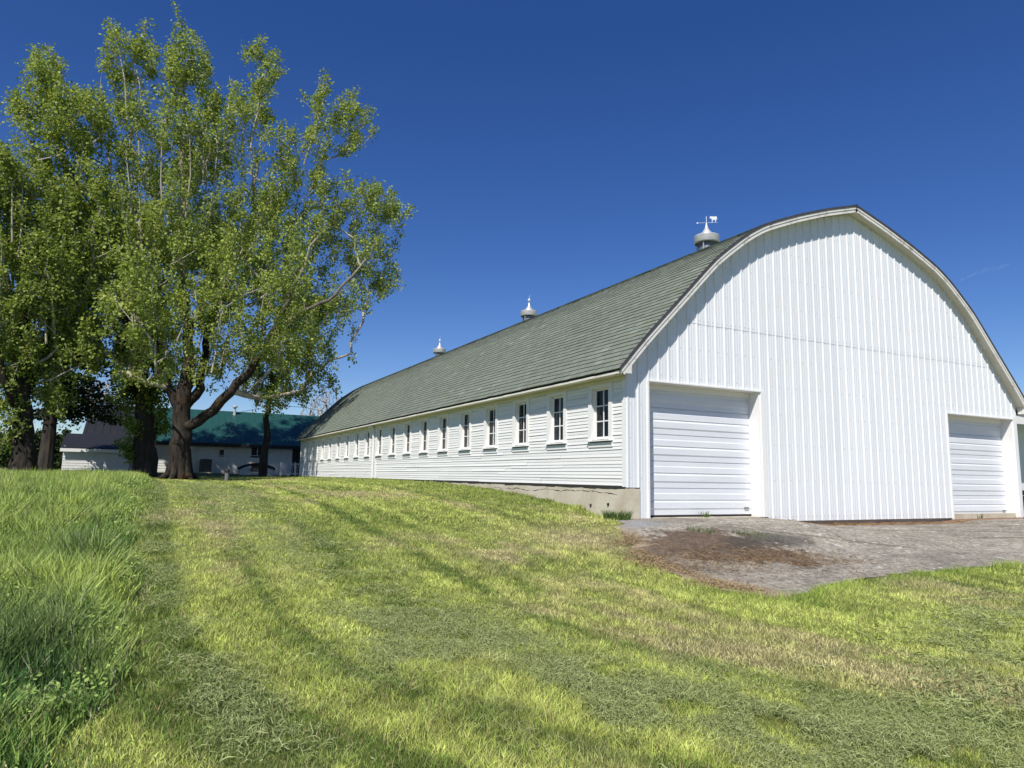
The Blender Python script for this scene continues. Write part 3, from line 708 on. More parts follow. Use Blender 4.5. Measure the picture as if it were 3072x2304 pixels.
# ------------------------------------------------------------------ yard things by the house
def gpt(px, py, yv):
    p = at(px, py, yv); return np.array([p[0], yv, float(gz(p[0], yv))])
p = gpt(443, 1015, 42.2)
ac = thing('air_conditioner', 'dark grey air conditioner box on the ground against the white house wall', 'air conditioner', p)
o = MB(); s_ = .37; b0 = p + np.array([0, 0, .06]); o.box(p[0] - s_, p[0] + s_, 41.8, 42.6, b0[2], b0[2] + .85)
for k in range(9): o.box(p[0] - s_ + .03, p[0] + s_ - .03, 41.785, 41.7995, b0[2] + .08 + k * .085, b0[2] + .12 + k * .085)
o.build('cabinet', M['grey_box'], ac)
o = MB(); o.lathe((p[0], 42.2, b0[2] + .852), [(.36, 0), (.36, .03), (.05, .05), (0, .05)], 16); o.build('fan_guard', M['dark_trim_and_shade'], ac)
o = MB(); o.box(p[0] - .5, p[0] + .5, 41.7, 42.7, p[2] - .06, p[2] + .058); o.build('pad', M['concrete'], ac)

p = gpt(490, 1030, 26.0)
po = thing('yard_post', 'short grey post with a dark cap standing on the mown grass before the house', 'post', p)
o = MB(); o.tube([p + (0, 0, -.1), p + (0, 0, .42)], .10, 10); o.build('shaft', M['post'], po)
o = MB(); o.lathe((p[0], p[1], p[2] + .421), [(.125, 0), (.125, .10), (.08, .16), (0, .17)], 12); o.build('cap', M['dark_trim_and_shade'], po)

# covered garden bench: curved black canopy on pale side panels, straw cushion
YB_ = 38.5; a_, b_ = at(516, 1024, YB_), at(589, 1024, YB_); zb = float(gz(a_[0], YB_)); zt = float(at(550, 1001, YB_)[2]); xa, xb = float(a_[0]), float(b_[0])
sw = thing('canopy_bench', 'garden bench with pale side panels under a curved black canopy', 'garden bench', ((xa + xb) / 2, YB_, zb))
o = MB(); n = 14
for i in range(n):
    t0, t1 = i / n, (i + 1) / n; f = lambda t: zt - .28 + .30 * (1 - (2 * t - 1) ** 2)
    X0, X1 = xa - .05 + (xb - xa + .1) * t0, xa - .05 + (xb - xa + .1) * t1
    for dz in (0, -.14): o.quad((X0, YB_ - .6, f(t0) + dz), (X1, YB_ - .6, f(t1) + dz), (X1, YB_ + .6, f(t1) + dz + .0), (X0, YB_ + .6, f(t0) + dz))
    for yy in (YB_ - .6, YB_ + .6): o.quad((X0, yy, f(t0) - .14), (X1, yy, f(t1) - .14), (X1, yy, f(t1)), (X0, yy, f(t0)))
o.build('canopy', M['canvas'], sw)
for X0, X1 in ((xa, xa + (xb - xa) * .30), (xb - (xb - xa) * .27, xb - .02)):
    o = MB(); o.box(X0, X1, YB_ - .5, YB_ - .44, zb - .1, zt - .33); o.build('side_panel', M['plastic'], sw)
for X0 in (xa + .02, xb - .07):
    o = MB(); o.box(X0, X0 + .05, YB_ + .45, YB_ + .5, zb - .1, zt - .3); o.build('leg', M['dark_trim_and_shade'], sw)
o = MB(); c0, c1 = xa + (xb - xa) * .36, xa + (xb - xa) * .68; o.box(c0, c1, YB_ - .3, YB_ + .35, zb + .28, zb + .42); o.box(c0 + .02, c1 - .02, YB_ + .2, YB_ + .36, zb + .425, zb + .85); o.build('cushion', M['straw'], sw)
o = MB(); o.box(xa + .1, xb - .1, YB_ - .3, YB_ + .35, zb + .2, zb + .275); o.build('seat', M['dark_trim_and_shade'], sw)

# white lattice railing beside the house door
YR = 41.0; ra, rb = float(at(606, 1015, YR)[0]), float(at(650, 1015, YR)[0]); zr = float(gz(ra, YR))
rl = thing('porch_railing', 'low white porch railing between the house door and the barn', 'railing', ((ra + rb) / 2, YR, zr))
o = MB(); o.box(ra, rb + 1.2, YR - .03, YR + .03, zr + .82, zr + .88); o.box(ra, rb + 1.2, YR - .03, YR + .03, zr + .12, zr + .17); o.build('rail', M['trim'], rl)
o = MB(); xq = ra + .1
while xq < rb + 1.2: o.box(xq, xq + .03, YR - .014, YR + .014, zr + .17, zr + .82); xq += .12
o.build('balusters', M['trim'], rl)
for xq in (ra, (ra + rb) / 2 + .3, rb + 1.1): o = MB(); o.box(xq - .045, xq + .045, YR - .045, YR + .045, zr - .1, zr + .98); o.build('post', M['trim'], rl)

# ------------------------------------------------------------------ trees
def grow(targets, seeds, rs, up=1.6, step=.55, tip=.014, exp=2.35):
    """seeds: list of (polyline, r0, r1); returns pos, parent, radius, depth flag (seed or twig)"""
    pos, par, rmin, kind = [], [], [], []
    for poly, r0, r1 in seeds:
        poly = [np.array(q, float) for q in poly]
        if pos:
            d = np.linalg.norm(np.array(pos) - poly[0], axis=1); prev = int(np.argmin(d))
        else: prev = -1
        L = [0] + list(np.cumsum([np.linalg.norm(b - a) for a, b in zip(poly[:-1], poly[1:])])); n = max(2, int(L[-1] / .45))
        for k in range(n + 1):
            if k == 0 and prev >= 0: continue
            s = L[-1] * k / n; q = np.array([np.interp(s, L, [p[i] for p in poly]) for i in range(3)])
            if 0 < k < n: q = q + rs.normal(0, .055, 3)
            pos.append(q); par.append(prev); rmin.append(r0 + (r1 - r0) * k / n); kind.append(0); prev = len(pos) - 1
    base = pos[0]; T = np.array(targets); order = np.argsort(np.linalg.norm(T - base, axis=1) + rs.normal(0, .8, len(T)))
    buf = np.zeros((len(pos) + len(T) * 40, 3)); nb = len(pos); buf[:nb] = np.array(pos); direc = [np.array([0, 0, 1.0])] * nb
    tips = []
    h0 = base[2] + 4.6
    for ti in order:
        t = T[ti]; P = buf[:nb]; v = t - P; d = np.linalg.norm(v, axis=1); hor = np.hypot(v[:, 0], v[:, 1])
        cost = d + up * np.clip(hor * .55 - v[:, 2], 0, None) + np.where(P[:, 2] < h0, 4.0, 0)
        j = int(np.argmin(cost)); L = d[j]
        if L < .05: tips.append(j); continue
        n = max(1, min(36, int(L / step))); p0 = P[j].copy(); mid = (p0 + t) / 2 + np.array([0, 0, .10 * L]) * (-1 if t[2] > p0[2] else 1) * .6 + rs.normal(0, .05 * L, 3)
        prev = j
        for k in range(1, n + 1):
            s = k / n; q = (1 - s) ** 2 * p0 + 2 * s * (1 - s) * mid + s * s * t
            if k < n: q = q + rs.normal(0, .02 * min(1, L), 3)
            buf[nb] = q; pos.append(q); par.append(prev); rmin.append(0); kind.append(1); prev = nb; nb += 1
        tips.append(prev)
    pos = buf[:nb]; par = np.array(par); acc = np.zeros(nb); kids = np.zeros(nb, int)
    for i in range(nb - 1, -1, -1):
        r = acc[i] ** (1 / exp) if acc[i] > 0 else tip
        acc[i] = r
        if par[i] >= 0: acc[par[i]] += r ** exp; kids[par[i]] += 1
    rad_ = np.maximum(acc, np.array(rmin))
    return pos, par, rad_, np.array(kind), kids, tips
def wood(pos, par, rr, kind):
    """two builders: big timber and thin branches"""
    n = len(pos); ch = [[] for _ in range(n)]
    for i in range(n):
        if par[i] >= 0: ch[par[i]].append(i)
    big, fine = MB(), MB(); starts = [(0, -1)]
    while starts:
        s, pr = starts.pop(); chain = [pr, s] if pr >= 0 else [s]; c = s
        while ch[c]:
            k = max(ch[c], key=lambda q: (kind[q] == 0, rr[q]))
            for q in ch[c]:
                if q != k: starts.append((q, c))
            chain.append(k); c = k
        pts = [pos[i] for i in chain]; rs = [rr[i] for i in chain]
        if pr >= 0: rs[0] = min(rs[0], rs[1] * 1.25)
        if len(pts) < 2: continue
        isbig = kind[s] == 0; r_ = rs[1]
        (big if isbig else fine).tube(pts, rs, 14 if r_ > .3 else (9 if r_ > .12 else (5 if r_ > .03 else 3)), cap=False, wob=.06 if isbig else 0)
    return big, fine
def leaves(centres, per, spread, size, cols, rs, droop=.25, name='crown', mat='leaf', parent=None, zs=.8):
    Cn = np.repeat(np.asarray(centres), per, axis=0); n = len(Cn)
    off = rs.normal(0, 1, (n, 3)); off /= np.linalg.norm(off, axis=1)[:, None] + 1e-9
    off *= (rs.random(n) ** .6 * spread * 1.5)[:, None]; off[:, 2] *= zs; off[:, 2] -= droop * spread * rs.random(n)
    P = Cn + off
    nrm = rs.normal(0, 1, (n, 3)); nrm[:, 2] = np.abs(nrm[:, 2]) + .1; nrm += off * .6; nrm /= np.linalg.norm(nrm, axis=1)[:, None]
    ax = rs.normal(0, 1, (n, 3)); ax[:, 2] -= .9; ax -= nrm * (ax * nrm).sum(1)[:, None]; ax /= np.linalg.norm(ax, axis=1)[:, None]; bx = np.cross(nrm, ax)
    s = (size * rs.uniform(.65, 1.25, n))[:, None]
    V = np.stack([P, P + ax * s * .45 + bx * s * .48 + nrm * s * .06, P + ax * s * 1.1, P + ax * s * .45 - bx * s * .48 + nrm * s * .06], 1).reshape(-1, 3)
    F = np.arange(4 * n).reshape(n, 4)
    cl_t = np.repeat(rs.normal(0, 1, len(centres)), per); k = np.clip(.5 + .22 * cl_t + rs.normal(0, .25, n), 0, 1)[:, None]
    C = np.asarray(cols[0]) * (1 - k) + np.asarray(cols[1]) * k
    return np_mesh(name, V, F, M[mat], parent, C=np.repeat(C, 4, axis=0))
def lobe_points(lobes, yc, n, rs, ydepth=1.0):
    W = np.array([l[2] * l[3] * (l[4] if len(l) > 4 else 1) for l in lobes], float); W /= W.sum(); out = []
    sc = np.linalg.norm(at(800, 700, yc) - at(801, 700, yc))
    for _ in range(n):
        l = lobes[rs.choice(len(lobes), p=W)]; d = rs.normal(0, 1, 3); d /= np.linalg.norm(d); r = rs.random() ** (1 / 2.4) if rs.random() < .75 else rs.random() ** .5
        dy = l[5] if len(l) > 5 else 0
        ry = (l[2] + l[3]) / 2 * sc * ydepth
        yy = yc + dy + d[1] * r * ry
        q = at(l[0] + d[0] * r * l[2], l[1] - d[2] * r * l[3], yc + dy); q = np.array(q); q[1] = yy; out.append(q)
    return np.array(out)
LEAF = ((.175, .245, .048), (.44, .51, .115))
LEAF2 = ((.145, .205, .040), (.37, .44, .095))
def tree(name, label, cat, base, seeds, pts, per, size, cols, rs, barkm='bark', twigm='twig', group=None, up=1.6, crown='crown', roots=0, shoot=(1.0, 2.3), droop_z=None, width=.20, stems=0):
    """timber and branches, then upright leafy shoots at every branch end (drooping ones low on the crown)"""
    t = thing(name, label, cat, base, group)
    pos, par, rr, kind, kids, tips = grow(pts, seeds, rs, up)
    b, f = wood(pos, par, rr, kind)
    if roots:
        r0 = seeds[0][1]; z0 = float(gz(base[0], base[1])); c = np.array([base[0], base[1], z0])
        for k in range(roots):
            th = 2 * math.pi * (k + rs.uniform(-.25, .25)) / roots; L = r0 * rs.uniform(1.25, 1.7); d = np.array([math.cos(th), math.sin(th), 0])
            b.tube([c + d * r0 * .50 + (0, 0, 1.6), c + d * r0 * .66 + (0, 0, .8), c + d * r0 * .95 + (0, 0, .28), c + d * L + (0, 0, .0), c + d * L * 1.3 - (0, 0, .12)], [r0 * .34, r0 * .36, r0 * .30, r0 * .20, r0 * .10], 9, cap=False, wob=.12)
    cen = []; axis_ = pos[0]
    def shoots(p, L, down):
        out = np.array([p[0] - axis_[0], p[1] - axis_[1], 0]); out /= np.linalg.norm(out) + 1e-6
        d = out * rs.uniform(.0, .5) + np.array([rs.normal(0, .22), rs.normal(0, .22), -1.0 if down else 1.0]); d /= np.linalg.norm(d)
        m = max(4, int(L / .16)); P = []; q = p.copy()
        for i in range(m):
            P.append(q.copy()); q = q + d * L / m + rs.normal(0, .018, 3)
        f.tube(P[::3] + [P[-1]], list(np.linspace(.021, .008, len(P[::3]) + 1)), 3, cap=False)
        for i, q in enumerate(P):
            wdt = width * (1.25 - .8 * abs(i / m - .35)); cen.append((q, wdt))
            if rs.random() < .5:
                s_ = d * .35 + rs.normal(0, .6, 3); s_ /= np.linalg.norm(s_); e = q + s_ * rs.uniform(.2, .55) * min(1, L); f.tube([q, e], [.006, .003], 3, cap=False); cen.append((e, wdt)); cen.append(((q + e) / 2, wdt))
    for i in rs.choice(len(pts), int(len(pts) * stems), replace=False):       # long pale upright stems
        p = pts[i]; L = rs.uniform(2.2, 5.0)
        if p[2] - L < base[2] + 5 or math.hypot(p[0] - axis_[0], p[1] - axis_[1]) > .28 * (p[2] - base[2]): continue
        q0 = p + np.array([(axis_[0] - p[0]) * .16, (axis_[1] - p[1]) * .16, -L]); md = (q0 + p) / 2 + np.append(rs.normal(0, .18, 2), 0)
        f.tube([q0, md, p, p + (rs.normal(0, .2), rs.normal(0, .2), .9)], [.055, .040, .022, .008], 5, cap=False)
    for p in pts:
        down = droop_z is not None and p[2] < droop_z and rs.random() < .65
        shoots(p, rs.uniform(*shoot) * (.7 if down else 1), down)
    thin = np.where((kind == 1) & (rr < .025))[0]
    for i in thin[rs.random(len(thin)) < .16]: shoots(pos[i], rs.uniform(.4, 1.0), False)
    b.build('trunk', M[barkm], t, smooth=True); f.build('branches', M[twigm], t)
    cp = np.array([c[0] for c in cen]); cw = np.array([c[1] for c in cen])
    k = vnoise(cp[:, 0], cp[:, 2], 1.1, 5) * .6 + vnoise(cp[:, 1], cp[:, 2], .8, 6) * .4 > .16
    leaves(cp[k], per, width, size, cols, rs, name=crown, parent=t, zs=.9, droop=.1)
    return t, cp
TY = 30.0
def A(px, py, dy=0, yc=TY): return at(px, py, yc + dy) * np.array([1, 0, 1]) + np.array([0, yc + dy, 0])
rs = np.random.default_rng(3)
b0 = A(385, 1033); b0[2] = float(gz(b0[0], TY)) - .1
flare = [(b0, 1.02), ]
seeds = [([b0, b0 + (0, 0, .6), A(388, 960), A(392, 900), A(400, 850), A(410, 790)], .58, .33),
         ([A(394, 905), A(365, 850), A(345, 790), A(330, 720, -1), A(315, 620, -1.5), A(300, 480, -2)], .25, .07),
         ([A(398, 880), A(430, 840), A(445, 760, 1), A(455, 660, 1.5), A(460, 520, 2)], .26, .07),
         ([A(396, 930), A(440, 905, -.5), A(490, 855, -1), A(540, 800, -1.5), A(585, 730, -2), A(625, 640, -2.5), A(680, 520, -3)], .30, .06),
         ([A(410, 790), A(405, 700), A(395, 600), A(390, 450), A(395, 300), A(400, 160)], .28, .04),
         ([A(450, 700, 1.5), A(500, 600, 2.5), A(540, 480, 3), A(560, 330, 3)], .18, .05),
         ([A(585, 730, -2), A(650, 680, -2.5), A(720, 640, -3), A(790, 560, -3)], .13, .04),
         ([A(345, 790), A(270, 690, 1), A(190, 560, 1), A(150, 420, 1), A(125, 280, 1), A(112, 170, 1)], .22, .05),
         ([A(345, 790), A(290, 720, 1), A(250, 620, 2), A(230, 450, 2.5), A(240, 300, 2.5)], .20, .05)]
lob = [(400, 110, 62, 92), (258, 140, 58, 92), (330, 90, 40, 50), (555, 165, 55, 95), (690, 225, 48, 85), (765, 250, 50, 62), (320, 260, 95, 110), (465, 270, 85, 110), (610, 330, 95, 105),
       (205, 250, 70, 100), (210, 400, 80, 110), (805, 440, 72, 58), (710, 440, 100, 90), (560, 470, 115, 105), (400, 450, 120, 110), (280, 490, 95, 100), (640, 600, 105, 85),
       (780, 540, 75, 60), (480, 600, 110, 85), (330, 620, 105, 85), (715, 640, 70, 60), (640, 720, 60, 60), (550, 740, 55, 50), (235, 650, 80, 70), (300, 740, 60, 45), (830, 420, 40, 30),
       (330, 480, 120, 140, 1.2, 6), (480, 520, 130, 130, 1.2, 6), (400, 330, 110, 110, .9, 6), (250, 560, 90, 100, 1, 6), (600, 560, 90, 100, 1, 5), (640, 660, 80, 60, 1, 2), (670, 730, 55, 50, 1.3), (580, 690, 70, 60, 1, 3), (110, 150, 55, 75), (65, 200, 40, 50), (150, 240, 65, 90), (95, 300, 65, 70), (130, 400, 70, 80), (790, 610, 45, 34), (735, 700, 34, 45), (700, 770, 30, 30), (630, 800, 28, 30), (840, 590, 30, 30), (560, 800, 45, 36), (470, 740, 70, 55), (400, 700, 80, 50, .6, -4), (520, 690, 80, 50, .6, -4), (330, 740, 70, 45, .7, -4), (630, 690, 70, 60, 1, -3), (600, 820, 45, 36), (660, 790, 36, 44), (450, 560, 110, 90, .5, -5), (300, 600, 90, 80, .5, -5), (600, 560, 90, 90, .5, -5)]
pts = lobe_points(lob, TY, 1800, rs, .95) - np.array([0, 0, 1.1])
tree('cottonwood_tree', 'tallest leafy cottonwood with spreading limbs standing nearest the barn end', 'tree', b0, seeds, pts, 7, .132, LEAF, rs, droop_z=8.5, width=.25, shoot=(.6, 1.6), stems=.08, group='cottonwoods before the house', roots=7)
# root flare and torn bark at its foot
# second cottonwood on the left edge
rs = np.random.default_rng(8); TY2 = 29.0
def A2(px, py, dy=0): return A(px, py, dy, TY2)
b1 = A2(48, 1020); b1[2] = float(gz(b1[0], TY2)) - .1
seeds = [([b1, b1 + (0, 0, .5), A2(47, 940), A2(48, 880), A2(52, 800), A2(50, 690), A2(50, 560), A2(40, 430), A2(30, 340)], .50, .05),
         ([A2(47, 890), A2(15, 840, -1), A2(-5, 760, -1.5), A2(-10, 640, -2)], .26, .09), ([A2(50, 840), A2(85, 780, 1), A2(115, 690, 1.5), A2(130, 560, 2), A2(150, 400, 2)], .30, .07),
         ([A2(52, 760), A2(20, 660), A2(0, 520), A2(5, 380)], .24, .06)]
lob = [(30, 370, 55, 75), (10, 430, 60, 80), (100, 430, 70, 80), (60, 510, 85, 80), (150, 540, 70, 80), (40, 620, 80, 80), (130, 650, 75, 70),
       (80, 730, 80, 55), (15, 700, 50, 70), (190, 720, 50, 40), (10, 800, 60, 50), (120, 800, 55, 45), (20, 870, 45, 35)]
tree('cottonwood_tree', 'leafy cottonwood at the left edge rising behind the tall grass', 'tree', b1, seeds, lobe_points(lob, TY2, 480, rs, .9) - np.array([0, 0, 1.0]), 7, .132, LEAF2, rs, droop_z=7.0, width=.25, shoot=(.6, 1.6), stems=.05, group='cottonwoods before the house', roots=7)
# third tree: leafy suckers around an ivy clad trunk, between the big cottonwood and the wing
rs = np.random.default_rng(21); TY3 = 32.5
def A3(px, py, dy=0): return A(px, py, dy, TY3)
b2 = A3(312, 1022); b2[2] = float(gz(b2[0], TY3)) - .1
seeds = [([b2, A3(312, 960), A3(314, 900), A3(312, 850), A3(305, 780), A3(300, 690)], .66, .16), ([A3(313, 890), A3(285, 840), A3(262, 790), A3(255, 720)], .24, .10), ([A3(314, 880), A3(335, 810), A3(345, 740)], .22, .10), ([A3(308, 830), A3(290, 770), A3(278, 700)], .18, .08)]
lob = [(325, 880, 50, 45), (290, 930, 28, 50), (350, 850, 45, 40), (275, 860, 36, 36), (330, 930, 40, 28), (300, 800, 60, 40), (350, 790, 50, 40), (260, 770, 50, 40), (300, 700, 70, 60), (283, 975, 14, 34)]
tree('ivy_clad_tree', 'dark trunked tree wrapped in leafy suckers between the big cottonwood and the house wing', 'tree', b2, seeds, lobe_points(lob, TY3, 190, rs, .55), 7, .135, LEAF2, rs, shoot=(.5, 1.1), barkm='bark_dark', twigm='bark_dark')
# slender leaning tree in front of the house
rs = np.random.default_rng(31); TY4 = 34.5
def A4(px, py, dy=0): return A(px, py, dy, TY4)
b3 = A4(567, 1029); b3[2] = float(gz(b3[0], TY4)) - .1
lob = [(588, 800, 30, 45), (600, 850, 36, 25), (565, 850, 26, 22), (620, 790, 30, 40), (560, 780, 30, 40), (640, 850, 22, 22)]
tree('slender_tree', 'thin dark slightly leaning trunk with drooping leaves before the house roof', 'tree', b3, [([b3, A4(572, 960), A4(578, 900), A4(585, 840), A4(592, 760), A4(596, 700)], .26, .05)], lobe_points(lob, TY4, 70, rs, .7), 6, .12, LEAF, rs, shoot=(.5, 1.0), droop_z=9, barkm='bark_dark')
# spruce with drooping boughs
rs = np.random.default_rng(51); sp = A(97, 1018, 6); sp[2] = float(gz(sp[0], sp[1])); top = float(at(97, 470, sp[1])[2])
t = thing('spruce_tree', 'dark spruce with a straight black trunk and drooping boughs just right of the left cottonwood', 'tree', sp)
o = MB(); o.tube([sp, (sp[0], sp[1], top)], [.40, .03], 10); 
cen = []
z = sp[2] + 3.4
while z < top - .3:
    f = (top - z) / (top - sp[2]); R_ = .5 + 4.6 * f
    for k in range(5):
        th = rs.uniform(-1.9, 1.9) if rs.random() < .75 else rs.uniform(0, 6.283); L = R_ * rs.uniform(.65, 1.05) * (.72 + .33 * math.cos(th)); pts_ = []
        for s in np.linspace(0, 1, 7):
            q = np.array([sp[0] + math.cos(th) * L * s, sp[1] + math.sin(th) * L * s, z + .25 * L * s - .55 * L * s * s * (1 - .45 * s)]); pts_.append(q)
            if s > .12: cen += [q + rs.normal(0, .10, 3) + np.array([-math.sin(th), math.cos(th), 0]) * rs.uniform(-.42, .42) * (1.1 - s) * L * .32 for _ in range(5)]
        o.tube(pts_, [.045 * (1 - .8 * s) for s in np.linspace(0, 1, 7)], 4, cap=False)
    z += rs.uniform(.28, .5)
o.build('trunk', M['bark_dark'], t)
leaves(np.array(cen), 6, .24, .17, ((.018, .030, .014), (.035, .052, .020)), rs, droop=1.2, name='crown', mat='needle', parent=t, zs=.5)

# bare trees behind the house
def bare(px, py, topy, wpx, yv, label, seed):
    rs = np.random.default_rng(seed); b = at(px, py, yv); b = np.array([b[0], yv, float(gz(b[0], yv))])
    lob = [(px, (py + topy) / 2 - 40, wpx, (py - topy) / 3.4), (px, topy + 35, wpx * .7, 35), (px - wpx * .5, topy + 70, wpx * .5, 40), (px + wpx * .5, topy + 70, wpx * .5, 40)]
    pts = lobe_points(lob, yv, 420, rs, .8)
    t = thing('bare_tree', label, 'tree', b)
    m0 = at(px, (py + topy) / 2 + 30, yv); pos, par, rr, kind, kids, tips = grow(pts, [([b, m0, at(px + 4, topy + 60, yv)], .30, .05)], rs, 1.0, tip=.026)
    bg_, f = wood(pos, par, rr, kind); bg_.build('trunk', M['bare_twig'], t); f.build('branches', M['bare_twig'], t)
bare(700, 1020, 832, 55, 62, 'bare budding tree between the teal roof and the barn roof', 61)
bare(215, 1015, 800, 70, 64, 'bare pale tree behind the dark left end of the house', 62)

# arborvitae hedge on the left, each its own column
hedge = None
for i in range(14):
    rs = np.random.default_rng(100 + i); px = -22 + i * 12.2 + rs.uniform(-2, 2); yv = 52 + rs.uniform(-.3, .3)
    if px > 138: break
    p = at(px, 1015, yv); zb = float(gz(p[0], yv)); h = float(at(px, 936 + rs.uniform(-7, 9), yv)[2]) - zb
    lab = 'narrow dark arborvitae column in the hedge at the left, behind the tree trunks'
    t = thing('arborvitae', lab, 'hedge shrub', (p[0], yv, zb), 'arborvitae columns of the hedge')
    o = MB(); o.tube([(p[0], yv, zb - .05), (p[0], yv, zb + h * .9)], [.06, .015], 5); o.build('stem', M['bark_dark'], t)
    zz = rs.random(170) ** .85 * h * .97 + .05; r_ = .48 * np.clip(1.15 - (zz / h) ** 2.2, .05, 1); th = rs.uniform(0, 6.283, 170)
    cen = np.c_[p[0] + np.cos(th) * r_ * .8, yv + np.sin(th) * r_ * .8, zb + zz]
    leaves(cen, 11, .17, .15, ((.022, .040, .014), (.050, .078, .022)), rs, droop=-.6, name='foliage', mat='needle', parent=t)

# power line past the slender tree
o = MB()
pl = [at(505, 893, 51), at(560, 882, 50), at(612, 877, 50), at(660, 880, 50), at(720, 894, 50)]
pts = []
for a, b in zip(pl[:-1], pl[1:]):
    for k in range(4): pts.append(a + (b - a) * k / 4)
pts.append(pl[-1]); o.tube(pts, .018, 4)
tag(o.build('power_line', M['wire']), 'thin black service wire above the teal roof', 'wire')

# faint streak of high cloud right of the barn roof
m, t, b = nodes('thin_cloud'); t.nodes.remove(b)
df = N(t, 'ShaderNodeBsdfDiffuse'); df.inputs[0].default_value = (.9, .9, .9, 1); tp = N(t, 'ShaderNodeBsdfTransparent'); mx = N(t, 'ShaderNodeMixShader')
nn = noise(t, .02, 4, .6); lw = N(t, 'ShaderNodeLayerWeight'); lw.inputs[0].default_value = .35
ma = N(t, 'ShaderNodeMath', operation='MULTIPLY'); t.links.new(ramp(t, nn, [(.3, .0), (.8, .10)]), ma.inputs[0])
iv = N(t, 'ShaderNodeMath', operation='SUBTRACT'); iv.inputs[0].default_value = 1.0; t.links.new(lw.outputs[1], iv.inputs[1]); t.links.new(iv.outputs[0], ma.inputs[1])
t.links.new(ma.outputs[0], mx.inputs[0]); t.links.new(tp.outputs[0], mx.inputs[1]); t.links.new(df.outputs[0], mx.inputs[2]); t.links.new(mx.outputs[0], t.nodes['Material Output'].inputs[0])
q0, q1 = at(2075, 606, 900), at(2185, 566, 950); o = MB(); ks = np.linspace(0, 1, 13)
o.tube([q0 + (q1 - q0) * k + (0, 0, 3 * math.sin(k * 5)) for k in ks], [1 + 5.0 * math.sin(math.pi * k) for k in ks], 16)
tag(o.build('cloud_streak', m, smooth=True), 'faint thin white cloud streak in the blue sky right of the barn roof', 'cloud')

# ------------------------------------------------------------------ grass
def blades(name, P, h, wd, lean, az, C, mat, two=True, baseshade=1.0):
    """P (n,3) roots; h height, wd width, lean horizontal offset of the tip (m), az lean azimuth"""
    n = len(P); fa = rng.uniform(0, 6.283, n); sx = np.c_[np.cos(fa), np.sin(fa), np.zeros(n)] * wd[:, None] * .5
    ld = np.c_[np.cos(az), np.sin(az), np.zeros(n)] * lean[:, None]; up = np.c_[np.zeros((n, 2)), h]
    if two:
        mid = P + up * .58 + ld * .34; tip = P + up + ld
        V = np.stack([P - sx, P + sx, mid + sx * .8, mid - sx * .8, tip], 1).reshape(-1, 3)
        b = np.arange(n)[:, None] * 5; F = np.concatenate([b + [0, 1, 2], b + [0, 2, 3], b + [3, 2, 4]], 0)
        CC = np.stack([C * baseshade, C * baseshade, C, C, C * 1.05], 1).reshape(-1, 3)
    else:
        tip = P + up + ld; V = np.stack([P - sx, P + sx, tip], 1).reshape(-1, 3); F = np.arange(3 * n).reshape(n, 3)
        CC = np.stack([C * baseshade, C * baseshade, C * 1.05], 1).reshape(-1, 3)
    return V, F, CC
def join(parts):
    V, F, C = [], [], []; n = 0
    for v, f, c in parts: V.append(v); F.append(f + n); C.append(c); n += len(v)
    return np.concatenate(V), np.concatenate(F), np.concatenate(C)
def sample(x0, x1, y0, y1, dens):
    n = int((x1 - x0) * (y1 - y0) * dens); return rng.uniform(x0, x1, n), rng.uniform(y0, y1, n)
def in_view(x, y, m=1.2):
    dx, dy = x - CAM[0], y - CAM[1]; a = np.arctan2(dx, dy); d = np.hypot(dx, dy); e = m / np.maximum(d, .5)
    return (a > rad(-10.5) - e) & (a < rad(65) + e) & (d > 2.2)
APG = np.array(APRON)
def off_apron(x, y): 
    ex, ey = x + .22 * (fbm(x, y, .3, 77, 2) - .5), y + .22 * (fbm(x, y, .3, 78, 2) - .5)
    return ~inpoly(ex, ey, APRON)
TALL_X = -8.02
def tall_edge(y): return TALL_X + .42 * (vnoise(y, y * 0, 1.3, 91) - .5) + .10 * (vnoise(y, y * 0, .35, 92) - .5)
parts = []
bands = [(2.2, 5.5, 9000, .0038), (5.5, 8, 5600, .0052), (8, 12, 2700, .008), (12, 18, 1350, .014), (18, 27, 620, .022), (27, 47, 260, .034)]
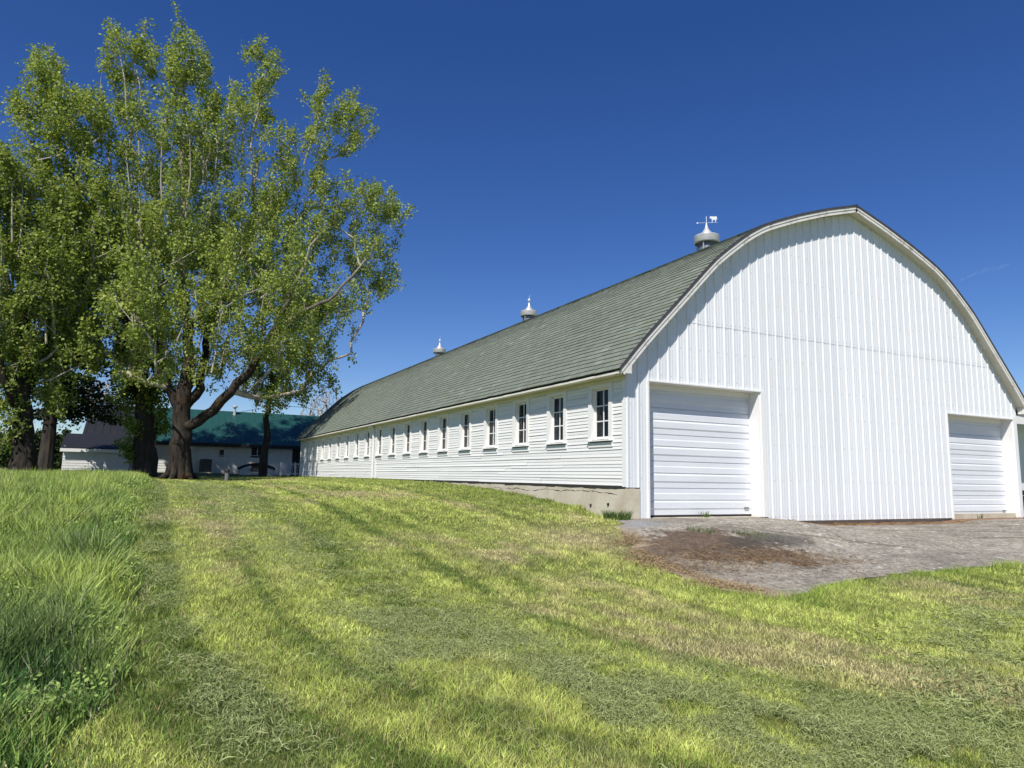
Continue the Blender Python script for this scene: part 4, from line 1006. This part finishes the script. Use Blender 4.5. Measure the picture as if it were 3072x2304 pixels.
for d0, d1, dens, wd in bands:
    x, y = sample(-8.6, 14, -10, 36, dens) if d0 > 7 else sample(-8.6, 4, -10, -10 + d1 + .5, dens)
    d = np.hypot(x - CAM[0], y - CAM[1]); k = (d >= d0) & (d < d1) & in_view(x, y); x, y = x[k], y[k]
    k = (x > tall_edge(y)) & off_apron(x, y) & ~((x > -.03) & (y > -.05)) & (y < 34); x, y = x[k], y[k]
    n = len(x); c = lawn_color(x, y); rv = rng.random(n)
    dryness = sstep(.30, .48, c[:, 0]) ; c = c * (rng.uniform(.6, 1.35, n) * (.45 + 1.1 * fbm(x, y, .12, 17, 3)))[:, None]
    tanb = rng.random(n) < .10; c[tanb] = np.array([.42, .34, .17]) * rng.uniform(.7, 1.15, tanb.sum())[:, None]
    cl_ = vnoise(x, y, .28, 14) * .6 + vnoise(x, y, .9, 15) * .4
    h = (.012 + .062 * cl_ ** 2 + .018 * rng.random(n)) * np.where(rng.random(n) < .02, 1.7, 1.0)
    h *= 1 + .35 * np.exp(-((x - TALL_X) / .35) ** 2)
    edge_near = np.exp(-(np.clip(-x, 0, 9) / .25) ** 2) * (y > 0); h *= 1 + .9 * edge_near
    da = np.full(n, 9.0)
    for (xa_, ya_), (xb_, yb_) in zip(APRON[1:-1], APRON[2:]):
        L2 = (xb_ - xa_) ** 2 + (yb_ - ya_) ** 2; tt = np.clip(((x - xa_) * (xb_ - xa_) + (y - ya_) * (yb_ - ya_)) / L2, 0, 1); da = np.minimum(da, np.hypot(x - xa_ - tt * (xb_ - xa_), y - ya_ - tt * (yb_ - ya_)))
    rim = np.exp(-(da / .30) ** 2) * sstep(-4.0, -4.7, y); h *= 1 + .9 * rim; c = c * (1 - .6 * rim[:, None]) + np.array([.24, .36, .055]) * rng.uniform(.6, 1.3, n)[:, None] * .6 * rim[:, None]
    az = rng.uniform(0, 6.283, n); lean = h * rng.uniform(.1, 1.3, n)
    P = np.c_[x, y, gz(x, y) - .006]
    parts.append(blades('', P, h, np.full(n, wd) * rng.uniform(.7, 1.3, n), lean, az, c, None, two=d1 < 9))
V, F, C = join(parts); lawn = np_mesh('lawn_grass', V, F, M['blade'], C=C); tag(lawn, 'short mown yellow green lawn running along the barn', 'grass', kind='stuff')

# uncut grass on the left
parts = []
for d0, d1, dens, wd in [(2.4, 5.5, 4200, .0095), (5.5, 9, 3000, .011), (9, 15, 1800, .013), (15, 25, 900, .019), (25, 44, 420, .03)]:
    x, y = sample(-17, -7.7, -9, 34, dens) if d0 > 8 else sample(-10.5, -7.7, -9, 0, dens)
    d = np.hypot(x - CAM[0], y - CAM[1]); k = (d >= d0) & (d < d1) & in_view(x, y, 1.5) & (x < tall_edge(y) + .16 * np.abs(rng.normal(0, 1, len(x))) * (rng.random(len(x)) < .35)) & (y < 33); x, y = x[k], y[k]; n = len(x)
    a = fbm(x, y, 1.3, 201); b = fbm(x, y, .45, 202, 3); e = vnoise(x, y, .17, 203); v = np.clip(.5 + 1.3 * (a - .5) + 1.1 * (b - .5) + .5 * (e - .5) + rng.normal(0, .18, n), 0, 1)[:, None]
    c = np.array([.105, .215, .052]) * (1 - v) + np.array([.46, .56, .135]) * v
    pale = rng.random(n) < .08; c[pale] = np.array([.46, .43, .24]) * rng.uniform(.7, 1.1, pale.sum())[:, None]
    h = (.06 + .20 * b + .16 * e + .12 * rng.random(n) ** 2) * (.5 + 1.0 * a) * sstep(-.35, .65, tall_edge(y) - x + .15) * (.78 + .22 * sstep(4, 9, np.hypot(x - CAM[0], y - CAM[1])))
    dkp = np.exp(-(((x + 8.5) / .45) ** 2 + ((y + 5.2) / .8) ** 2)); dkp += np.exp(-(((x + 8.35) / .3) ** 2 + ((y + 2.2) / .9) ** 2)); c = c * (1 - .45 * dkp[:, None]) * (1 + np.array([-.1, 0, .25]) * dkp[:, None]); h = h * (1 + .5 * dkp)
    h = np.maximum(h, .06); az = rng.uniform(0, 6.283, n); lean = h * (rng.uniform(.05, .75, n)) ; c = c * rng.uniform(.55, 1.35, n)[:, None]
    parts.append(blades('', np.c_[x, y, gz(x, y) - .01], h, np.full(n, wd) * rng.uniform(.6, 1.3, n), lean, az, c, None, two=d1 < 16))
for n, d0, d1, hh in ((11000, 2.5, 9, (.008, .020)), (22000, 9, 40, (.015, .035))):      # broad weed leaves and pale seed heads among the blades
    x = rng.uniform(-15, -7.9, n * 3); y = rng.uniform(-8.5, 32, n * 3); 
    if d1 < 10: x = rng.uniform(-10.5, -7.8, n * 3); y = rng.uniform(-8.5, -1.5, n * 3)
    d = np.hypot(x - CAM[0], y - CAM[1]); k = (d > d0) & (d < d1) & in_view(x, y, 1.2) & (x < tall_edge(y)) & (vnoise(x, y, .35, 231) > .45); x, y = x[k], y[k]; n = len(x)
    P = np.c_[x, y, gz(x, y) + (.06 + .26 * rng.random(n)) * (.5 + 1.0 * fbm(x, y, 1.3, 201)) * .8]
    nr = rng.normal(0, .7, (n, 3)); nr[:, 2] += 1; nr /= np.linalg.norm(nr, axis=1)[:, None]; a1 = np.cross(nr, rng.normal(0, 1, (n, 3))); a1 /= np.linalg.norm(a1, axis=1)[:, None]; b1_ = np.cross(nr, a1)
    s_ = rng.uniform(*hh, n)[:, None]; seed = (rng.random(n) < .12); a1[seed] = np.array([0, 0, 1]) + rng.normal(0, .3, (seed.sum(), 3)); s2 = np.where(seed[:, None], s_ * .16, s_ * .55); P[seed, 2] += .05
    V = np.stack([P - a1 * s_, P + b1_ * s2, P + a1 * s_, P - b1_ * s2], 1).reshape(-1, 3); q = np.arange(n)[:, None] * 4; F = np.concatenate([q + [0, 1, 2], q + [0, 2, 3]], 0)
    c = np.where(seed[:, None], np.array([.36, .36, .18]), np.array([.24, .34, .085])) * rng.uniform(.6, 1.4, n)[:, None]; parts.append((V, F, np.repeat(c, 4, axis=0)))
V, F, C = join(parts); tg = np_mesh('tall_grass', V, F, M['blade'], C=C); tag(tg, 'tall uncut green grass along the left of the mown strip', 'grass', kind='stuff')

# clippings left in rows by the mower
def lying(n, path, spread, lenr, wd, cols, zmax, dens_noise=None):
    path = np.array(path, float); L = np.concatenate([[0], np.cumsum(np.linalg.norm(np.diff(path, axis=0), axis=1))]); s = rng.uniform(0, L[-1], n)
    x = np.interp(s, L, path[:, 0]); y = np.interp(s, L, path[:, 1]); o = rng.normal(0, 1, (n, 2)) * spread; x = x + o[:, 0]; y = y + o[:, 1]
    k = fbm(x, y, .35, 301, 3) + .25 * fbm(x, y, 1.6, 302, 2) > .47 + .18 * rng.random(n); x, y = x[k], y[k]; n = len(x)
    heap = np.exp(-((o[k] / spread) ** 2).sum(1) * .4) * (.4 + fbm(x, y, .3, 303, 2)); z = gz(x, y) + rng.random(n) ** .7 * zmax * heap + .015
    az = rng.uniform(0, 6.283, n); l = rng.uniform(*lenr, n); d = np.c_[np.cos(az), np.sin(az), rng.normal(0, .22, n)] * l[:, None]; sd_ = np.c_[-np.sin(az), np.cos(az), rng.normal(0, .6, n)] * (wd * rng.uniform(.6, 1.3, n))[:, None] * .5
    P = np.c_[x, y, z]; mid = P + d * .5 + np.c_[np.zeros((n, 2)), rng.uniform(0, .02, n)] + np.c_[-np.sin(az), np.cos(az), np.zeros(n)] * (l * rng.normal(0, .05, n))[:, None]
    V = np.stack([P - sd_, P + sd_, mid + sd_, mid - sd_, P + d - np.c_[np.zeros((n, 2)), rng.uniform(0, .02, n)]], 1).reshape(-1, 3)
    b = np.arange(n)[:, None] * 5; F = np.concatenate([b + [0, 1, 2], b + [0, 2, 3], b + [3, 2, 4]], 0)
    kk = rng.random(n)[:, None]; c = np.array(cols[0]) * (1 - kk) + np.array(cols[1]) * kk
    return V, F, np.repeat(c, 5, axis=0)
CLC = ((.16, .195, .070), (.44, .49, .21))
row1 = [(-7.70, 14), (-7.68, 6), (-7.67, 1.3), (-7.74, -1.1), (-7.68, -4.1), (-7.53, -5.3), (-7.41, -6.1), (-7.25, -7.0)]
row2 = [(-6.7, 14), (-6.55, 6), (-6.23, -.3), (-5.94, -3.3), (-5.88, -4.7), (-5.9, -5.6), (-5.7, -6.3), (-5.2, -7.0), (-4.6, -7.7), (-3.8, -8.3)]
parts = [lying(15000, row1, .18, (.03, .10), .0036, CLC, .04), lying(11000, row1[3:], .19, (.025, .10), .0027, CLC, .05),
         lying(56000, row2, .42, (.03, .10), .0038, CLC, .03), lying(80000, row2[4:], .38, (.025, .09), .0026, CLC, .045),
         lying(9000, [(-3.2, -8.0), (-1.5, -6.9), (1.0, -6.2)], .35, (.05, .14), .005, CLC, .02)]
V, F, C = join(parts); cg = np_mesh('grass_clippings', V, F, M['straw_blade'], C=C); tag(cg, 'rows of grey green cut grass left lying on the mown lawn', 'grass clippings', kind='stuff')
# straw on the worn apron
parts = [lying(5200, [(-2.1, -3.6), (-1.0, -3.2), (.6, -3.5), (1.0, -3.9)], .46, (.04, .14), .004, ((.12, .06, .025), (.40, .29, .16)), .02),
         lying(5000, [(-1.2, -1.6), (-2.0, -3.0), (-2.3, -4.3), (-1.9, -5.0)], .16, (.04, .14), .005, ((.26, .18, .10), (.46, .35, .21)), .02),
         lying(2500, [(3.9, -.25), (7, -.3), (10, -.45)], .12, (.04, .14), .006, ((.18, .09, .04), (.42, .28, .15)), .02)]
V, F, C = join(parts); sg = np_mesh('straw_litter', V, F, M['straw_blade'], C=C); tag(sg, 'brown straw litter scattered on the worn driveway', 'straw', kind='stuff')

# weeds
def weed(x, y, r, h, n, label, cols=((.05, .10, .03), (.16, .22, .06))):
    z = float(gz(x, y)); t = thing('weed', label, 'weed', (x, y, z)); q = np.sqrt(rng.random(n)) * r; th = rng.uniform(0, 6.283, n)
    P = np.c_[x + q * np.cos(th), y + q * np.sin(th), np.zeros(n)]; P[:, 2] = gz(P[:, 0], P[:, 1]); hh = h * rng.uniform(.35, 1, n); kk = rng.random(n)[:, None]
    V, F, C = blades('', P, hh, np.full(n, .012), hh * rng.uniform(.2, 1.0, n), th + rng.normal(0, .6, n), np.array(cols[0]) * (1 - kk) + np.array(cols[1]) * kk, None)
    np_mesh('leaves', V, F, M['blade'], t, C=C)
weed(-.28, -.10, .24, .20, 420, 'bushy green weed at the foot of the barn corner foundation')
weed(.95, -2.1, .32, .09, 160, 'sparse grey green weed growing in the driveway crack', ((.12, .14, .08), (.24, .26, .14)))
weed(.2, -1.75, .22, .10, 110, 'small weed on the gravel edge above the brown patch', ((.12, .15, .08), (.24, .26, .14)))
weed(2.05, .16, .10, .16, 40, 'thin weed sprouting at the sill of the near garage door')
weed(11.3, .12, .12, .17, 50, 'thin weed sprouting at the sill of the far garage door')
